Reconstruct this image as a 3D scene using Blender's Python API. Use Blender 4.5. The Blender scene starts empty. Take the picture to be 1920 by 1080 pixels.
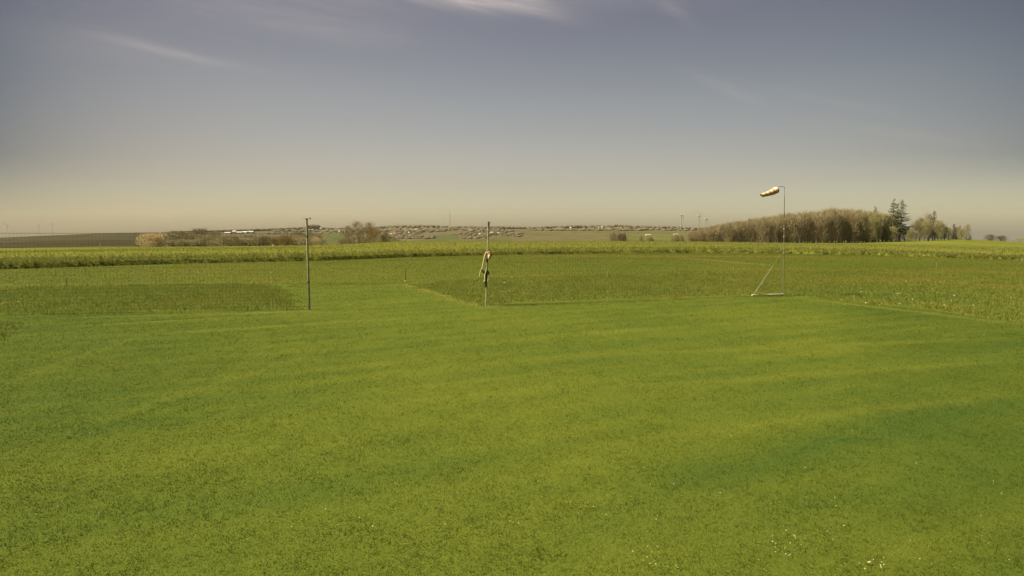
import bpy, math, random
import numpy as np
from mathutils import Vector, Matrix

R = math.radians
C = bpy.context.scene.collection
scn = bpy.context.scene
random.seed(7)
rng = np.random.default_rng(7)

# ------------------------------------------------------------------ camera
F = 1050.0                       # focal length in pixels of a 1920 px wide picture
CAMZ = 3.0
PITCH = math.atan(102 / F)
cam_d = bpy.data.cameras.new('camera')
cam_d.sensor_width = 36.0
cam_d.lens = 36.0 * F / 1920.0
cam_d.clip_start = 0.1
cam_d.clip_end = 20000
cam = bpy.data.objects.new('camera', cam_d)
C.objects.link(cam)
cam.location = (0, 0, CAMZ)
cam.rotation_euler = (R(90) - PITCH, 0, 0)
scn.camera = cam

# ------------------------------------------------------------------ sky and sun
SUN_EL, SHADOW = R(48), (1.0, 0.12)          # shadows fall to the right, a little away
w = bpy.data.worlds.new('World')
scn.world = w
w.use_nodes = True
nt = w.node_tree
nt.nodes.clear()


def N(tree, kind, **kw):
    n = tree.nodes.new(kind)
    for k, v in kw.items():
        setattr(n, k, v)
    return n


def L(tree, a, b):
    tree.links.new(a, b)


def math_node(tree, op, a, b=None, c=None):
    n = N(tree, 'ShaderNodeMath', operation=op)
    for i, v in enumerate((a, b, c)):
        if v is None:
            continue
        if isinstance(v, (int, float)):
            n.inputs[i].default_value = v
        else:
            L(tree, v, n.inputs[i])
    return n.outputs[0]


def ramp(tree, fac, stops, interp='LINEAR'):
    n = N(tree, 'ShaderNodeValToRGB')
    cr = n.color_ramp
    cr.interpolation = interp
    while len(cr.elements) < len(stops):
        cr.elements.new(0.5)
    for e, (p, c) in zip(cr.elements, stops):
        e.position = p
        e.color = (c[0], c[1], c[2], 1)
    L(tree, fac, n.inputs[0])
    return n.outputs[0]


def mixc(tree, fac, a, b, mode='MIX'):
    n = N(tree, 'ShaderNodeMix', data_type='RGBA', blend_type=mode)
    for sock, v in ((n.inputs[0], fac), (n.inputs[6], a), (n.inputs[7], b)):
        if isinstance(v, (int, float)):
            sock.default_value = v
        elif isinstance(v, tuple):
            sock.default_value = (v[0], v[1], v[2], 1)
        else:
            L(tree, v, sock)
    return n.outputs[2]


sun_vec = Vector((-SHADOW[0], -SHADOW[1], 0)).normalized()     # horizontal direction towards the sun
sky = N(nt, 'ShaderNodeTexSky', sky_type='NISHITA')
sky.sun_disc = False
sky.sun_elevation = SUN_EL
sky.sun_rotation = math.atan2(sun_vec.x, sun_vec.y)
sky.altitude = 400
sky.air_density = 1.0
sky.dust_density = 2.5
sky.ozone_density = 1.0
tc = N(nt, 'ShaderNodeTexCoord')
sep = N(nt, 'ShaderNodeSeparateXYZ')
L(nt, tc.outputs['Generated'], sep.inputs[0])
ysafe = math_node(nt, 'MAXIMUM', sep.outputs[1], 0.05)
az = math_node(nt, 'DIVIDE', sep.outputs[0], ysafe)            # tangent of azimuth
el = math_node(nt, 'DIVIDE', sep.outputs[2], ysafe)            # tangent of elevation along the view
# the hazy, yellowish spring air low down and the grey-mauve aloft
SKY_TINT = [(0.0, (0.615, 0.54, 0.41)), (0.03, (0.59, 0.51, 0.385)), (0.084, (0.55, 0.42, 0.315)), (0.13, (0.57, 0.414, 0.303)),
            (0.22, (0.543, 0.40, 0.292)), (0.345, (0.442, 0.315, 0.252)), (0.6, (0.44, 0.33, 0.27)), (1.0, (0.46, 0.38, 0.32))]
tint = ramp(nt, sep.outputs[2], SKY_TINT)
skyc = mixc(nt, 1.0, sky.outputs[0], tint, 'MULTIPLY')
# lens-like darkening towards both sides put into the sky colour, stronger higher up
azc = math_node(nt, 'MINIMUM', math_node(nt, 'MAXIMUM', az, -1.0), 1.0)
az2 = math_node(nt, 'MULTIPLY', azc, azc)
lift = math_node(nt, 'MINIMUM', math_node(nt, 'MULTIPLY', math_node(nt, 'MAXIMUM', el, 0.0), 7.0), 1.0)
right_ = math_node(nt, 'MAXIMUM', math_node(nt, 'MULTIPLY', azc, 1.0), 0.0)
left_ = math_node(nt, 'MAXIMUM', math_node(nt, 'MULTIPLY', azc, -1.0), 0.0)
side = math_node(nt, 'ADD', math_node(nt, 'MULTIPLY', left_, math_node(nt, 'ADD', .45, math_node(nt, 'MULTIPLY', lift, .36))),
                 math_node(nt, 'MULTIPLY', right_, math_node(nt, 'ADD', -.16, math_node(nt, 'MULTIPLY', lift, .74))))
vn = N(nt, 'ShaderNodeCombineColor')
for i_, w_ in enumerate((1.08, 1.0, .86)):
    L(nt, math_node(nt, 'SUBTRACT', 1.0, math_node(nt, 'MULTIPLY', math_node(nt, 'MULTIPLY', math_node(nt, 'ABSOLUTE', azc), side), w_)), vn.inputs[i_])
skyc = mixc(nt, 1.0, skyc, vn.outputs[0], 'MULTIPLY')


def streak(cx, cy, length, width, slope, gain):
    """one drawn-out veil of cirrus at a fixed direction of the sky"""
    dx = math_node(nt, 'SUBTRACT', az, cx)
    dy = math_node(nt, 'SUBTRACT', el, cy)
    v = math_node(nt, 'SUBTRACT', dy, math_node(nt, 'MULTIPLY', dx, slope))
    q = math_node(nt, 'ADD', math_node(nt, 'POWER', math_node(nt, 'DIVIDE', dx, length), 2.0),
                  math_node(nt, 'POWER', math_node(nt, 'DIVIDE', v, width), 2.0))
    return math_node(nt, 'MULTIPLY', math_node(nt, 'EXPONENT', math_node(nt, 'MULTIPLY', q, -1.0)), gain)


cmb = N(nt, 'ShaderNodeCombineXYZ')
L(nt, math_node(nt, 'MULTIPLY', az, 1.0), cmb.inputs[0])
L(nt, math_node(nt, 'ADD', math_node(nt, 'MULTIPLY', el, 7.0), math_node(nt, 'MULTIPLY', az, 1.3)), cmb.inputs[1])
nz = N(nt, 'ShaderNodeTexNoise')
nz.inputs['Scale'].default_value = 2.6
nz.inputs['Detail'].default_value = 7
nz.inputs['Roughness'].default_value = 0.62
nz.inputs['Distortion'].default_value = 0.5
L(nt, cmb.outputs[0], nz.inputs['Vector'])
wisp = ramp(nt, nz.outputs[0], [(0.36, (0, 0, 0)), (0.72, (1, 1, 1))], 'EASE')


def dirt(px, py):
    u, v = (px - 960) / F, (540 - py) / F
    y = math.cos(PITCH) + v * math.sin(PITCH)
    return u / y, (-math.sin(PITCH) + v * math.cos(PITCH)) / y


veils = None
for (px, py, ln, wd, sl, g) in ((900, 2, .09, .018, -.10, .62), (1000, 12, .06, .014, -.25, .3), (150, 75, .30, .030, -.16, .085),
                                (330, 98, .12, .008, -.22, .22), (1370, 168, .07, .010, -.40, .11),
                                (1570, 190, .13, .008, -.20, .12), (1700, 250, .14, .008, -.14, .08), (1270, 25, .03, .012, -.6, .15),
                                (620, -60, .5, .05, -.05, .35), (560, 40, .25, .03, -.1, .18)):
    cx, cy = dirt(px, py)
    s = streak(cx, cy, ln, wd, sl, g)
    veils = s if veils is None else math_node(nt, 'ADD', veils, s)
cloud_fac = math_node(nt, 'MULTIPLY', veils, math_node(nt, 'ADD', math_node(nt, 'MULTIPLY', wisp, 0.8), 0.25))
cloud_fac = math_node(nt, 'MINIMUM', cloud_fac, 0.8)
cloud = mixc(nt, cloud_fac, skyc, (2.5, 2.15, 1.95))
bg = N(nt, 'ShaderNodeBackground')
bg.inputs['Strength'].default_value = 0.10
L(nt, cloud, bg.inputs['Color'])
wo = N(nt, 'ShaderNodeOutputWorld')
L(nt, bg.outputs[0], wo.inputs['Surface'])

sd = bpy.data.lights.new('sun', 'SUN')
sd.energy = 4.0
sd.angle = R(0.6)
sd.color = (1.0, 0.90, 0.66)
sun = bpy.data.objects.new('sun', sd)
C.objects.link(sun)
to_sun = Vector((sun_vec.x * math.cos(SUN_EL), sun_vec.y * math.cos(SUN_EL), math.sin(SUN_EL)))
sun.rotation_euler = to_sun.to_track_quat('Z', 'Y').to_euler()
sun.location = (-20, -5, 30)

scn.view_settings.view_transform = 'Standard'
scn.view_settings.look = 'None'
scn.view_settings.exposure = 1.45
scn.view_settings.gamma = 1.0
scn.render.engine = 'CYCLES'
scn.cycles.use_denoising = True
scn.cycles.max_bounces = 5
scn.cycles.volume_bounces = 0


# ------------------------------------------------------------------ pixels and terrain
def ray(px, py):
    u, v = (px - 960) / F, (540 - py) / F
    return Vector((u, math.cos(PITCH) + v * math.sin(PITCH), -math.sin(PITCH) + v * math.cos(PITCH)))


def flat(px, py, z=0.0):
    d = ray(px, py)
    t = (z - CAMZ) / d.z
    return Vector((d.x * t, d.y * t, z))


def at(px, py, Y):
    d = ray(px, py)
    t = Y / d.y
    return Vector((d.x * t, Y, CAMZ + d.z * t))


def z_at(py, Y):
    return at(960, py, Y).z


def a_of(px):
    return (px - 960) / F / math.cos(PITCH)          # x / Y of a pixel column near the horizon


CROP = 0.95
KX = np.array([-500, 0, 200, 320, 450, 600, 650, 750, 850, 960, 1150, 1300, 1500, 1600, 1700, 1800, 1920, 2400], float)
KA = (KX - 960) / F / math.cos(PITCH)
FRONT = np.array([515, 505, 499, 495, 492, 489, 487, 483, 480, 477.5, 475, 474, 476, 478, 481, 484, 488, 500], float)   # foot of the crop
BACK = np.array([472, 468, 464, 462, 461, 459, 457, 451.5, 451.5, 452, 451, 452, 455, 455, 456.5, 458, 460, 466], float)   # last crop tops
SKYL = np.array([449, 446, 437, 435, 434, 430, 430, 428, 428, 429, 427, 431, 440, 447, 455, 460, 462, 466], float)       # bare far ridge
RIDGE = np.array([1300, 1300, 1300, 1400, 1900, 2500, 2600, 2600, 2600, 2600, 2600, 2600, 2400, 2200, 2000, 1800, 1800, 1800], float)
CREST = np.array([170, 170, 170, 170, 170, 165, 160, 150, 160, 165, 170, 175, 175, 170, 165, 160, 150, 150], float)
RISE = np.array([-5, -5, -4, -4, -4, -4, -4, -5, -4, -3, -2.5, -2.2, -1.8, -1.0, -.6, 0.2, -.3, -2], float)                 # ground at 300 m
RISE[13:18] = [z_at(454, 300), z_at(451, 300), z_at(448, 300), z_at(455.5, 300), z_at(464, 300)]


def zrow(py, Y):
    v = (540 - py) / F
    yy = math.cos(PITCH) + v * math.sin(PITCH)
    zz = -math.sin(PITCH) + v * math.cos(PITCH)
    return CAMZ + zz / yy * Y


def yfront(a):
    py = np.interp(a, KA, FRONT)
    v = (540 - py) / F
    yy = math.cos(PITCH) + v * math.sin(PITCH)
    zz = -math.sin(PITCH) + v * math.cos(PITCH)
    return -CAMZ * yy / zz


def smooth(t):
    t = np.clip(t, 0, 1)
    return t * t * (3 - 2 * t)


def height(x, y):
    x = np.asarray(x, float)
    y = np.asarray(y, float)
    r = np.hypot(x, y)
    Y = np.maximum(y, r / 1.75)
    a = np.clip(x / np.maximum(Y, 1e-6), -1.35, 1.35)
    f = yfront(a)
    cr = np.interp(a, KA, CREST)
    zc = zrow(np.interp(a, KA, BACK), cr) - CROP
    z3 = np.interp(a, KA, RISE)
    rd = np.interp(a, KA, RIDGE)
    zr = zrow(np.interp(a, KA, SKYL), rd)
    right = smooth((a - 0.36) / 0.2)
    zv1 = -13 * (1 - right) + (-6) * right
    zv2 = -22 * (1 - right) + (-30) * right
    z = np.zeros_like(Y)
    t1 = smooth((Y - f) / (cr - f))
    z = np.where(Y > f, zc * t1, z)
    z = np.where(Y > cr, zc + (z3 - zc) * smooth((Y - cr) / (300 - cr)), z)
    z = np.where(Y > 300, z3 + (zv1 - z3) * smooth((Y - 300) / 130), z)
    z = np.where(Y > 430, zv1 + (zv2 - zv1) * smooth((Y - 430) / 320), z)
    t2 = np.clip((Y - 750) / (rd - 750), 0, 1)
    t2 = 0.75 * t2 + 0.25 * smooth(t2)
    und = 2.2 * np.sin(x / 310.0 + 1.0) * np.sin(Y / 260.0) * np.clip((Y - 700) / 500, 0, 1) * (1 - t2)
    z = np.where(Y > 750, zv2 + (zr - zv2) * t2 + und, z)
    z = np.where(Y > rd, zr - (Y - rd) * 0.022, z)
    return z


def hz(x, y):
    return float(height(np.array([x]), np.array([y]))[0])


def ground_hit(px, py, y0=60.0, y1=4000.0):
    d = ray(px, py)
    Y = np.exp(np.linspace(math.log(y0), math.log(y1), 3000))
    t = Y / d.y
    z = CAMZ + d.z * t
    below = np.nonzero(z <= height(d.x * t, Y))[0]
    i = below[0] if len(below) else int(np.argmin(z - height(d.x * t, Y)))
    return Vector((d.x * t[i], Y[i], float(height(d.x * t[i:i + 1], Y[i:i + 1])[0])))


# ------------------------------------------------------------------ materials
def mat(name):
    m = bpy.data.materials.new(name)
    m.use_nodes = True
    t = m.node_tree
    b = t.nodes['Principled BSDF']
    b.inputs['Roughness'].default_value = 0.8
    b.inputs['Specular IOR Level'].default_value = 0.2
    return m, t, b


def noise(t, scale, detail=4, rough=.55, vec=None, dist=0):
    n = N(t, 'ShaderNodeTexNoise')
    n.inputs['Scale'].default_value = scale
    n.inputs['Detail'].default_value = detail
    n.inputs['Roughness'].default_value = rough
    n.inputs['Distortion'].default_value = dist
    if vec is not None:
        L(t, vec, n.inputs['Vector'])
    return n.outputs[0]


def plain(name, col, var=.25, scale=8, rough=.8, bump=0.0, spec=.2, metal=0):
    m, t, b = mat(name)
    g = N(t, 'ShaderNodeTexCoord').outputs['Object']
    n = noise(t, scale, 5, .6, g)
    lo = tuple(c * (1 - var) for c in col)
    hi = tuple(min(1, c * (1 + var)) for c in col)
    L(t, ramp(t, n, [(.3, lo), (.7, hi)]), b.inputs['Base Color'])
    b.inputs['Roughness'].default_value = rough
    b.inputs['Specular IOR Level'].default_value = spec
    b.inputs['Metallic'].default_value = metal
    if bump:
        bn = N(t, 'ShaderNodeBump')
        bn.inputs['Strength'].default_value = bump
        L(t, n, bn.inputs['Height'])
        L(t, bn.outputs[0], b.inputs['Normal'])
    return m


def line_mask(t, pos, p0, p1, width, nz1, nz2):
    """soft band along a ground line from p0 to p1, 1 in its middle"""
    d = Vector((p1[0] - p0[0], p1[1] - p0[1]))
    ln = d.length
    d.normalize()
    sp = N(t, 'ShaderNodeSeparateXYZ')
    L(t, pos, sp.inputs[0])
    dx, dy = math_node(t, 'SUBTRACT', sp.outputs[0], p0[0]), math_node(t, 'SUBTRACT', sp.outputs[1], p0[1])
    al = math_node(t, 'ADD', math_node(t, 'MULTIPLY', dx, d.x), math_node(t, 'MULTIPLY', dy, d.y))
    ac = math_node(t, 'ADD', math_node(t, 'MULTIPLY', dx, -d.y), math_node(t, 'MULTIPLY', dy, d.x))
    wob = math_node(t, 'MULTIPLY', math_node(t, 'SUBTRACT', nz1, .5), width * 2.2)
    ac = math_node(t, 'DIVIDE', math_node(t, 'ADD', ac, wob), width)
    al = math_node(t, 'DIVIDE', math_node(t, 'SUBTRACT', al, ln / 2), ln / 2)
    q_ = math_node(t, 'ADD', math_node(t, 'POWER', math_node(t, 'ABSOLUTE', ac), 2.0), math_node(t, 'POWER', math_node(t, 'ABSOLUTE', al), 6.0))
    m_ = math_node(t, 'EXPONENT', math_node(t, 'MULTIPLY', q_, -1.0))
    return math_node(t, 'MULTIPLY', m_, math_node(t, 'ADD', .45, math_node(t, 'MULTIPLY', nz2, .9)))


def lawn_colour(t, pos):
    """broad tone of the mown turf: soft clumps, dry streaks and faint mower lines, all in ground coordinates"""
    mp = N(t, 'ShaderNodeMapping', vector_type='TEXTURE')
    L(t, pos, mp.inputs[0])
    mp.inputs['Rotation'].default_value = (0, 0, R(21))
    mp.inputs['Scale'].default_value = (11, 1.25, 1)
    stre = noise(t, 1.0, 5, .6, mp.outputs[0], .6)
    big = noise(t, .16, 3, .5, pos, .4)
    mid = noise(t, .9, 4, .6, pos, .3)
    wv = N(t, 'ShaderNodeTexWave', wave_type='BANDS', bands_direction='Y')
    mp2 = N(t, 'ShaderNodeMapping', vector_type='TEXTURE')
    L(t, pos, mp2.inputs[0])
    mp2.inputs['Rotation'].default_value = (0, 0, R(24))
    L(t, mp2.outputs[0], wv.inputs['Vector'])
    wv.inputs['Scale'].default_value = .28
    wv.inputs['Distortion'].default_value = 5.0
    wv.inputs['Detail'].default_value = 3
    wv.inputs['Detail Scale'].default_value = .35
    f = math_node(t, 'ADD', math_node(t, 'MULTIPLY', stre, .38),
                  math_node(t, 'ADD', math_node(t, 'MULTIPLY', big, .40),
                            math_node(t, 'ADD', math_node(t, 'MULTIPLY', mid, .16), math_node(t, 'MULTIPLY', wv.outputs[0], .06))))
    col = ramp(t, f, [(.34, (.068, .099, .0145)), (.45, (.084, .109, .0145)), (.56, (.104, .124, .0155)), (.68, (.126, .141, .019))])
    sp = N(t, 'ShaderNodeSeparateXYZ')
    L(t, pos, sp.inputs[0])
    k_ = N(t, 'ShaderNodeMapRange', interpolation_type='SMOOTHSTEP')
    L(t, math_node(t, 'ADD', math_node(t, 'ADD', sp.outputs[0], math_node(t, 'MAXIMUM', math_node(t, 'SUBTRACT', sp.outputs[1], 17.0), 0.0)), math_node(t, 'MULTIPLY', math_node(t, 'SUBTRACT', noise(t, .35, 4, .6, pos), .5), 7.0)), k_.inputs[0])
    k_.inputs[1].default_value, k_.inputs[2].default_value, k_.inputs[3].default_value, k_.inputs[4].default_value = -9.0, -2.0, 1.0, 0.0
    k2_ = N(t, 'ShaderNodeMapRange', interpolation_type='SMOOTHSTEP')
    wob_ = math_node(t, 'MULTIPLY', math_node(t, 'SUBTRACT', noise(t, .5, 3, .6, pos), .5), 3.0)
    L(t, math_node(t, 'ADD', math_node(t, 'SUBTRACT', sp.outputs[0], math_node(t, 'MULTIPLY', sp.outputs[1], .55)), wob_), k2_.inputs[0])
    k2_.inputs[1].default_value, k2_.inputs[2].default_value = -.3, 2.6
    corner_dark = math_node(t, 'MAXIMUM', k_.outputs[0], k2_.outputs[0])  # lens corner darkening put into the turf colour, left and lower right
    col = mixc(t, corner_dark, col, mixc(t, 1.0, col, (.79, .84, .84), 'MULTIPLY'))
    # greener mower stripes lower right and pale dry lines beside the path
    nz1, nz2 = noise(t, .7, 2, .6, pos), noise(t, 1.6, 2, .6, pos)
    for (a_, b_, wd_, c_, k_) in (((1180, 925), (1930, 752), .34, (.052, .086, .014), .9), ((1350, 1000), (2050, 800), .28, (.062, .094, .014), .7),
                                  ((1500, 700), (2000, 655), .30, (.082, .112, .017), .5), ((1250, 620), (1900, 600), .35, (.088, .116, .017), .5),
                                  ((760, 533), (915, 577), .45, (.172, .160, .034), .75), ((700, 533), (850, 577), .6, (.088, .118, .017), .6),
                                  ((150, 596), (600, 583.5), .10, (.175, .165, .036), .8), ((140, 612), (430, 596), .10, (.165, .160, .032), .6),
                                  ((330, 625), (700, 600), .12, (.150, .152, .026), .5), ((100, 655), (420, 615), .14, (.076, .106, .016), .6),
                                  ((1000, 568), (1420, 557.5), .25, (.165, .158, .030), .6), ((1500, 559), (1930, 610), .35, (.155, .155, .028), .55),
                                  ((20, 760), (620, 742), .35, (.066, .098, .015), .5),
                                  ((950, 650), (1900, 616), .22, (.070, .102, .015), .6), ((1000, 672), (1900, 634), .22, (.130, .142, .020), .5),
                                  ((1050, 705), (1920, 652), .20, (.070, .102, .015), .6), ((1050, 735), (1920, 676), .20, (.130, .142, .020), .5),
                                  ((1080, 790), (1920, 706), .18, (.070, .102, .015), .55), ((1080, 840), (1920, 735), .18, (.128, .142, .020), .5),
                                  ((10, 720), (300, 618), .16, (.112, .130, .018), .4), ((60, 760), (420, 640), .18, (.068, .100, .015), .5),
                                  ((150, 800), (620, 655), .18, (.118, .136, .019), .45), ((640, 640), (1250, 606), .2, (.072, .104, .015), .5)):
        p0_, p1_ = flat(*a_), flat(*b_)
        m_ = math_node(t, 'MINIMUM', math_node(t, 'MULTIPLY', line_mask(t, pos, p0_, p1_, wd_, nz1, nz2), k_), 1.0)
        col = mixc(t, m_, col, c_)
    return col


def bladed(name, base_fn, tint_lo, tint_hi, transl=.3):
    m, t, b = mat(name)
    pos = N(t, 'ShaderNodeNewGeometry').outputs['Position']
    col = base_fn(t, pos)
    at_ = N(t, 'ShaderNodeAttribute', attribute_name='tint')
    k = ramp(t, at_.outputs['Fac'], [(0, tint_lo), (1, tint_hi)])
    col = mixc(t, 1.0, col, k, 'MULTIPLY')
    L(t, col, b.inputs['Base Color'])
    b.inputs['Roughness'].default_value = .75
    b.inputs['Specular IOR Level'].default_value = .12
    tr = N(t, 'ShaderNodeBsdfTranslucent')
    L(t, col, tr.inputs[0])
    mx = N(t, 'ShaderNodeMixShader')
    mx.inputs[0].default_value = transl
    L(t, b.outputs[0], mx.inputs[1])
    L(t, tr.outputs[0], mx.inputs[2])
    L(t, mx.outputs[0], t.nodes['Material Output'].inputs[0])
    return m


def rough_colour(t, pos):
    big = noise(t, .13, 4, .55, pos, .5)
    mid = noise(t, .8, 4, .6, pos, .3)
    f = math_node(t, 'ADD', math_node(t, 'MULTIPLY', big, .65), math_node(t, 'MULTIPLY', mid, .35))
    lush = ramp(t, f, [(.34, (.122, .168, .035)), (.48, (.158, .184, .034)), (.60, (.176, .188, .034)), (.70, (.190, .188, .038))])
    dry = ramp(t, f, [(.34, (.135, .172, .034)), (.46, (.172, .190, .033)), (.56, (.205, .203, .037)), (.66, (.232, .200, .046))])
    sp = N(t, 'ShaderNodeSeparateXYZ')
    L(t, pos, sp.inputs[0])
    k_ = N(t, 'ShaderNodeMapRange', interpolation_type='SMOOTHSTEP')
    L(t, sp.outputs[0], k_.inputs[0])
    k_.inputs[1].default_value, k_.inputs[2].default_value = -6.0, 4.0
    return mixc(t, k_.outputs[0], lush, dry)


def make_sheet_mat(name, fn, bump=.6, scale=30):
    m, t, b = mat(name)
    pos = N(t, 'ShaderNodeNewGeometry').outputs['Position']
    col = fn(t, pos)
    fine = noise(t, scale, 6, .7, pos)
    k = ramp(t, fine, [(.3, (.70, .72, .66)), (.7, (1.22, 1.2, 1.2))])
    L(t, mixc(t, 1.0, col, k, 'MULTIPLY'), b.inputs['Base Color'])
    b.inputs['Roughness'].default_value = .95
    b.inputs['Specular IOR Level'].default_value = .05
    bn = N(t, 'ShaderNodeBump')
    bn.inputs['Strength'].default_value = bump
    bn.inputs['Distance'].default_value = .04
    L(t, fine, bn.inputs['Height'])
    L(t, bn.outputs[0], b.inputs['Normal'])
    return m


def runway_colour(t, pos):
    mp = N(t, 'ShaderNodeMapping', vector_type='TEXTURE')
    L(t, pos, mp.inputs[0])
    mp.inputs['Rotation'].default_value = (0, 0, R(5))
    mp.inputs['Scale'].default_value = (40, 1.6, 1)
    st = noise(t, 1.0, 5, .6, mp.outputs[0], .3)
    big = noise(t, .07, 3, .5, pos, .4)
    f = math_node(t, 'ADD', math_node(t, 'MULTIPLY', st, .5), math_node(t, 'MULTIPLY', big, .5))
    col = ramp(t, f, [(.36, (.076, .094, .0135)), (.50, (.090, .104, .0135)), (.60, (.105, .110, .016)), (.70, (.122, .114, .021))])
    nz1, nz2 = noise(t, .7, 2, .6, pos), noise(t, 1.6, 2, .6, pos)
    for (a_, b_, wd_, c_, k_) in (((930, 480), (1560, 481), 2.4, (.175, .125, .034), .7), ((1270, 483), (1440, 497), .8, (.20, .165, .055), .6), ((60, 500), (560, 494), 1.2, (.135, .138, .024), .5)):
        p0_, p1_ = flat(*a_), flat(*b_)
        col = mixc(t, math_node(t, 'MINIMUM', math_node(t, 'MULTIPLY', line_mask(t, pos, p0_, p1_, wd_, nz1, nz2), k_), 1.0), col, c_)
    return col


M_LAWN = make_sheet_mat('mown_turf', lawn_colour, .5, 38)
M_RUN = make_sheet_mat('runway_turf', runway_colour, .4, 12)
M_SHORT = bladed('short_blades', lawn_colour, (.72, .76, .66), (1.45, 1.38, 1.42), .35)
M_RUNB = bladed('runway_blades', runway_colour, (.8, .8, .7), (1.3, 1.25, 1.3), .3)
M_ROUGH = bladed('rough_blades', rough_colour, (.78, .81, .74), (1.36, 1.3, 1.36), .45)

# ground: vertex colour carries the colour of each field
M_GROUND, t, b = mat('field_ground')
pos = N(t, 'ShaderNodeNewGeometry').outputs['Position']
vc = N(t, 'ShaderNodeVertexColor', layer_name='field')
n1 = noise(t, .02, 6, .6, pos)
n2 = noise(t, .6, 5, .65, pos)
k = ramp(t, n1, [(.3, (.80, .80, .80)), (.7, (1.2, 1.2, 1.2))])
k2 = ramp(t, n2, [(.3, (.80, .80, .76)), (.7, (1.2, 1.2, 1.2))])
L(t, mixc(t, 1.0, mixc(t, 1.0, vc.outputs[0], k, 'MULTIPLY'), k2, 'MULTIPLY'), b.inputs['Base Color'])
b.inputs['Roughness'].default_value = 1
b.inputs['Specular IOR Level'].default_value = 0


def tinted(name, stops, transl=.0):
    """stuff whose faces carry a 0..1 tint attribute"""
    m, t, b = mat(name)
    at_ = N(t, 'ShaderNodeAttribute', attribute_name='tint')
    L(t, ramp(t, at_.outputs['Fac'], stops), b.inputs['Base Color'])
    b.inputs['Roughness'].default_value = .85
    b.inputs['Specular IOR Level'].default_value = .1
    if transl:
        tr = N(t, 'ShaderNodeBsdfTranslucent')
        L(t, b.inputs['Base Color'].links[0].from_socket, tr.inputs[0])
        mx = N(t, 'ShaderNodeMixShader')
        mx.inputs[0].default_value = transl
        L(t, b.outputs[0], mx.inputs[1])
        L(t, tr.outputs[0], mx.inputs[2])
        L(t, mx.outputs[0], t.nodes['Material Output'].inputs[0])
    return m


M_CROP = tinted('rape_plants', [(0, (.20, .222, .050)), (.45, (.155, .165, .036)), (.62, (.140, .141, .029)), (.80, (.19, .18, .040)), (1, (.30, .285, .10))], .4)  # lowest leaves coloured lighter to offset the shade at the crop's foot
M_CANOPY, t, b = mat('rape_canopy')
pos = N(t, 'ShaderNodeNewGeometry').outputs['Position']
n1 = noise(t, 1.6, 6, .7, pos)
n3 = noise(t, .05, 3, .5, pos)
f = math_node(t, 'ADD', math_node(t, 'MULTIPLY', n1, .6), math_node(t, 'MULTIPLY', n3, .4))
L(t, ramp(t, f, [(.34, (.108, .118, .022)), (.5, (.130, .134, .023)), (.66, (.155, .152, .026))]), b.inputs['Base Color'])
b.inputs['Roughness'].default_value = 1
b.inputs['Specular IOR Level'].default_value = 0

M_FLOWER = tinted('flower_heads', [(0, (.34, .31, .09)), (.5, (.40, .38, .18)), (1, (.46, .45, .30))])
M_BUSH = tinted('grey_twigs', [(0, (.08, .066, .038)), (1, (.15, .125, .075))])
M_BARK = plain('bark', (.17, .135, .085), .35, 2.5, .95, .4)
M_TWIG = tinted('twigs', [(0, (.205, .162, .088)), (.6, (.275, .22, .12)), (1, (.34, .278, .155))])
M_TWIG_L = tinted('olive_twigs', [(0, (.22, .185, .095)), (.6, (.30, .26, .14)), (1, (.38, .33, .19))])
M_TWIG_G = tinted('budding_twigs', [(0, (.19, .165, .074)), (.6, (.26, .232, .105)), (1, (.34, .305, .14))])
M_TWIG_Y = tinted('yellow_budding_twigs', [(0, (.20, .145, .050)), (.6, (.28, .20, .068)), (1, (.36, .27, .10))])
M_BLOSSOM = tinted('blossom', [(0, (.40, .30, .15)), (.6, (.56, .44, .24)), (1, (.70, .58, .36))], .3)
M_NEEDLE = tinted('needles', [(0, (.050, .056, .028)), (.6, (.085, .092, .045)), (1, (.13, .135, .07))])
M_FARWOOD = tinted('far_crowns', [(0, (.098, .082, .045)), (.6, (.116, .098, .054)), (1, (.134, .113, .063))])
M_POST = plain('weathered_post', (.34, .305, .19), .3, 9, .85, .3)
M_MAST = plain('dull_mast', (.20, .185, .115), .25, 9, .8, .2)
M_BRACE = plain('brace_wood', (.30, .275, .165), .25, 9, .85, .2)
M_STEEL = plain('galvanised_steel', (.36, .34, .27), .2, 14, .55, .1, .4, .2)
M_DARK = plain('dark_fitting', (.05, .045, .035), .3, 20, .7)
M_ROPE = plain('net_cord', (.07, .068, .042), .2, 30, .9)
M_STRAP = plain('pale_strap', (.62, .55, .32), .15, 30, .8)
M_NETROLL = plain('rolled_netting', (.055, .05, .025), .5, 40, .95, .8)
M_WHITE = plain('white_cloth', (.62, .54, .37), .08, 10, .8)
M_RED = plain('red_cloth', (.30, .10, .045), .2, 10, .8)
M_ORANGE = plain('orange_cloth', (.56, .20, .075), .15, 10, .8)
M_WHITEPAINT = plain('white_paint', (.78, .77, .72), .06, 1, .6)
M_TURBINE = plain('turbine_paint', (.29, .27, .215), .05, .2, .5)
M_TURBINE_LIT = plain('lit_turbine_paint', (.75, .73, .66), .05, .2, .5)  # turbine paint lightened to stand for sunlight on the leftmost turbine
M_GREYPAINT = plain('grey_paint', (.24, .23, .19), .1, .2, .6)
M_WALLS = [plain('white_render', (.80, .77, .68), .08, .3), plain('cream_render', (.62, .54, .40), .08, .3), plain('grey_render', (.45, .42, .36), .08, .3)]
M_ROOFS = [plain('grey_roof', (.13, .12, .10), .2, .4), plain('brown_roof', (.16, .10, .065), .2, .4), plain('red_roof', (.25, .10, .06), .2, .4), plain('pale_roof', (.48, .44, .37), .1, .4)]


# ------------------------------------------------------------------ object helpers
def link(o, parent=None):
    C.objects.link(o)
    if parent is not None:
        o.parent = parent
    return o


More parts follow.
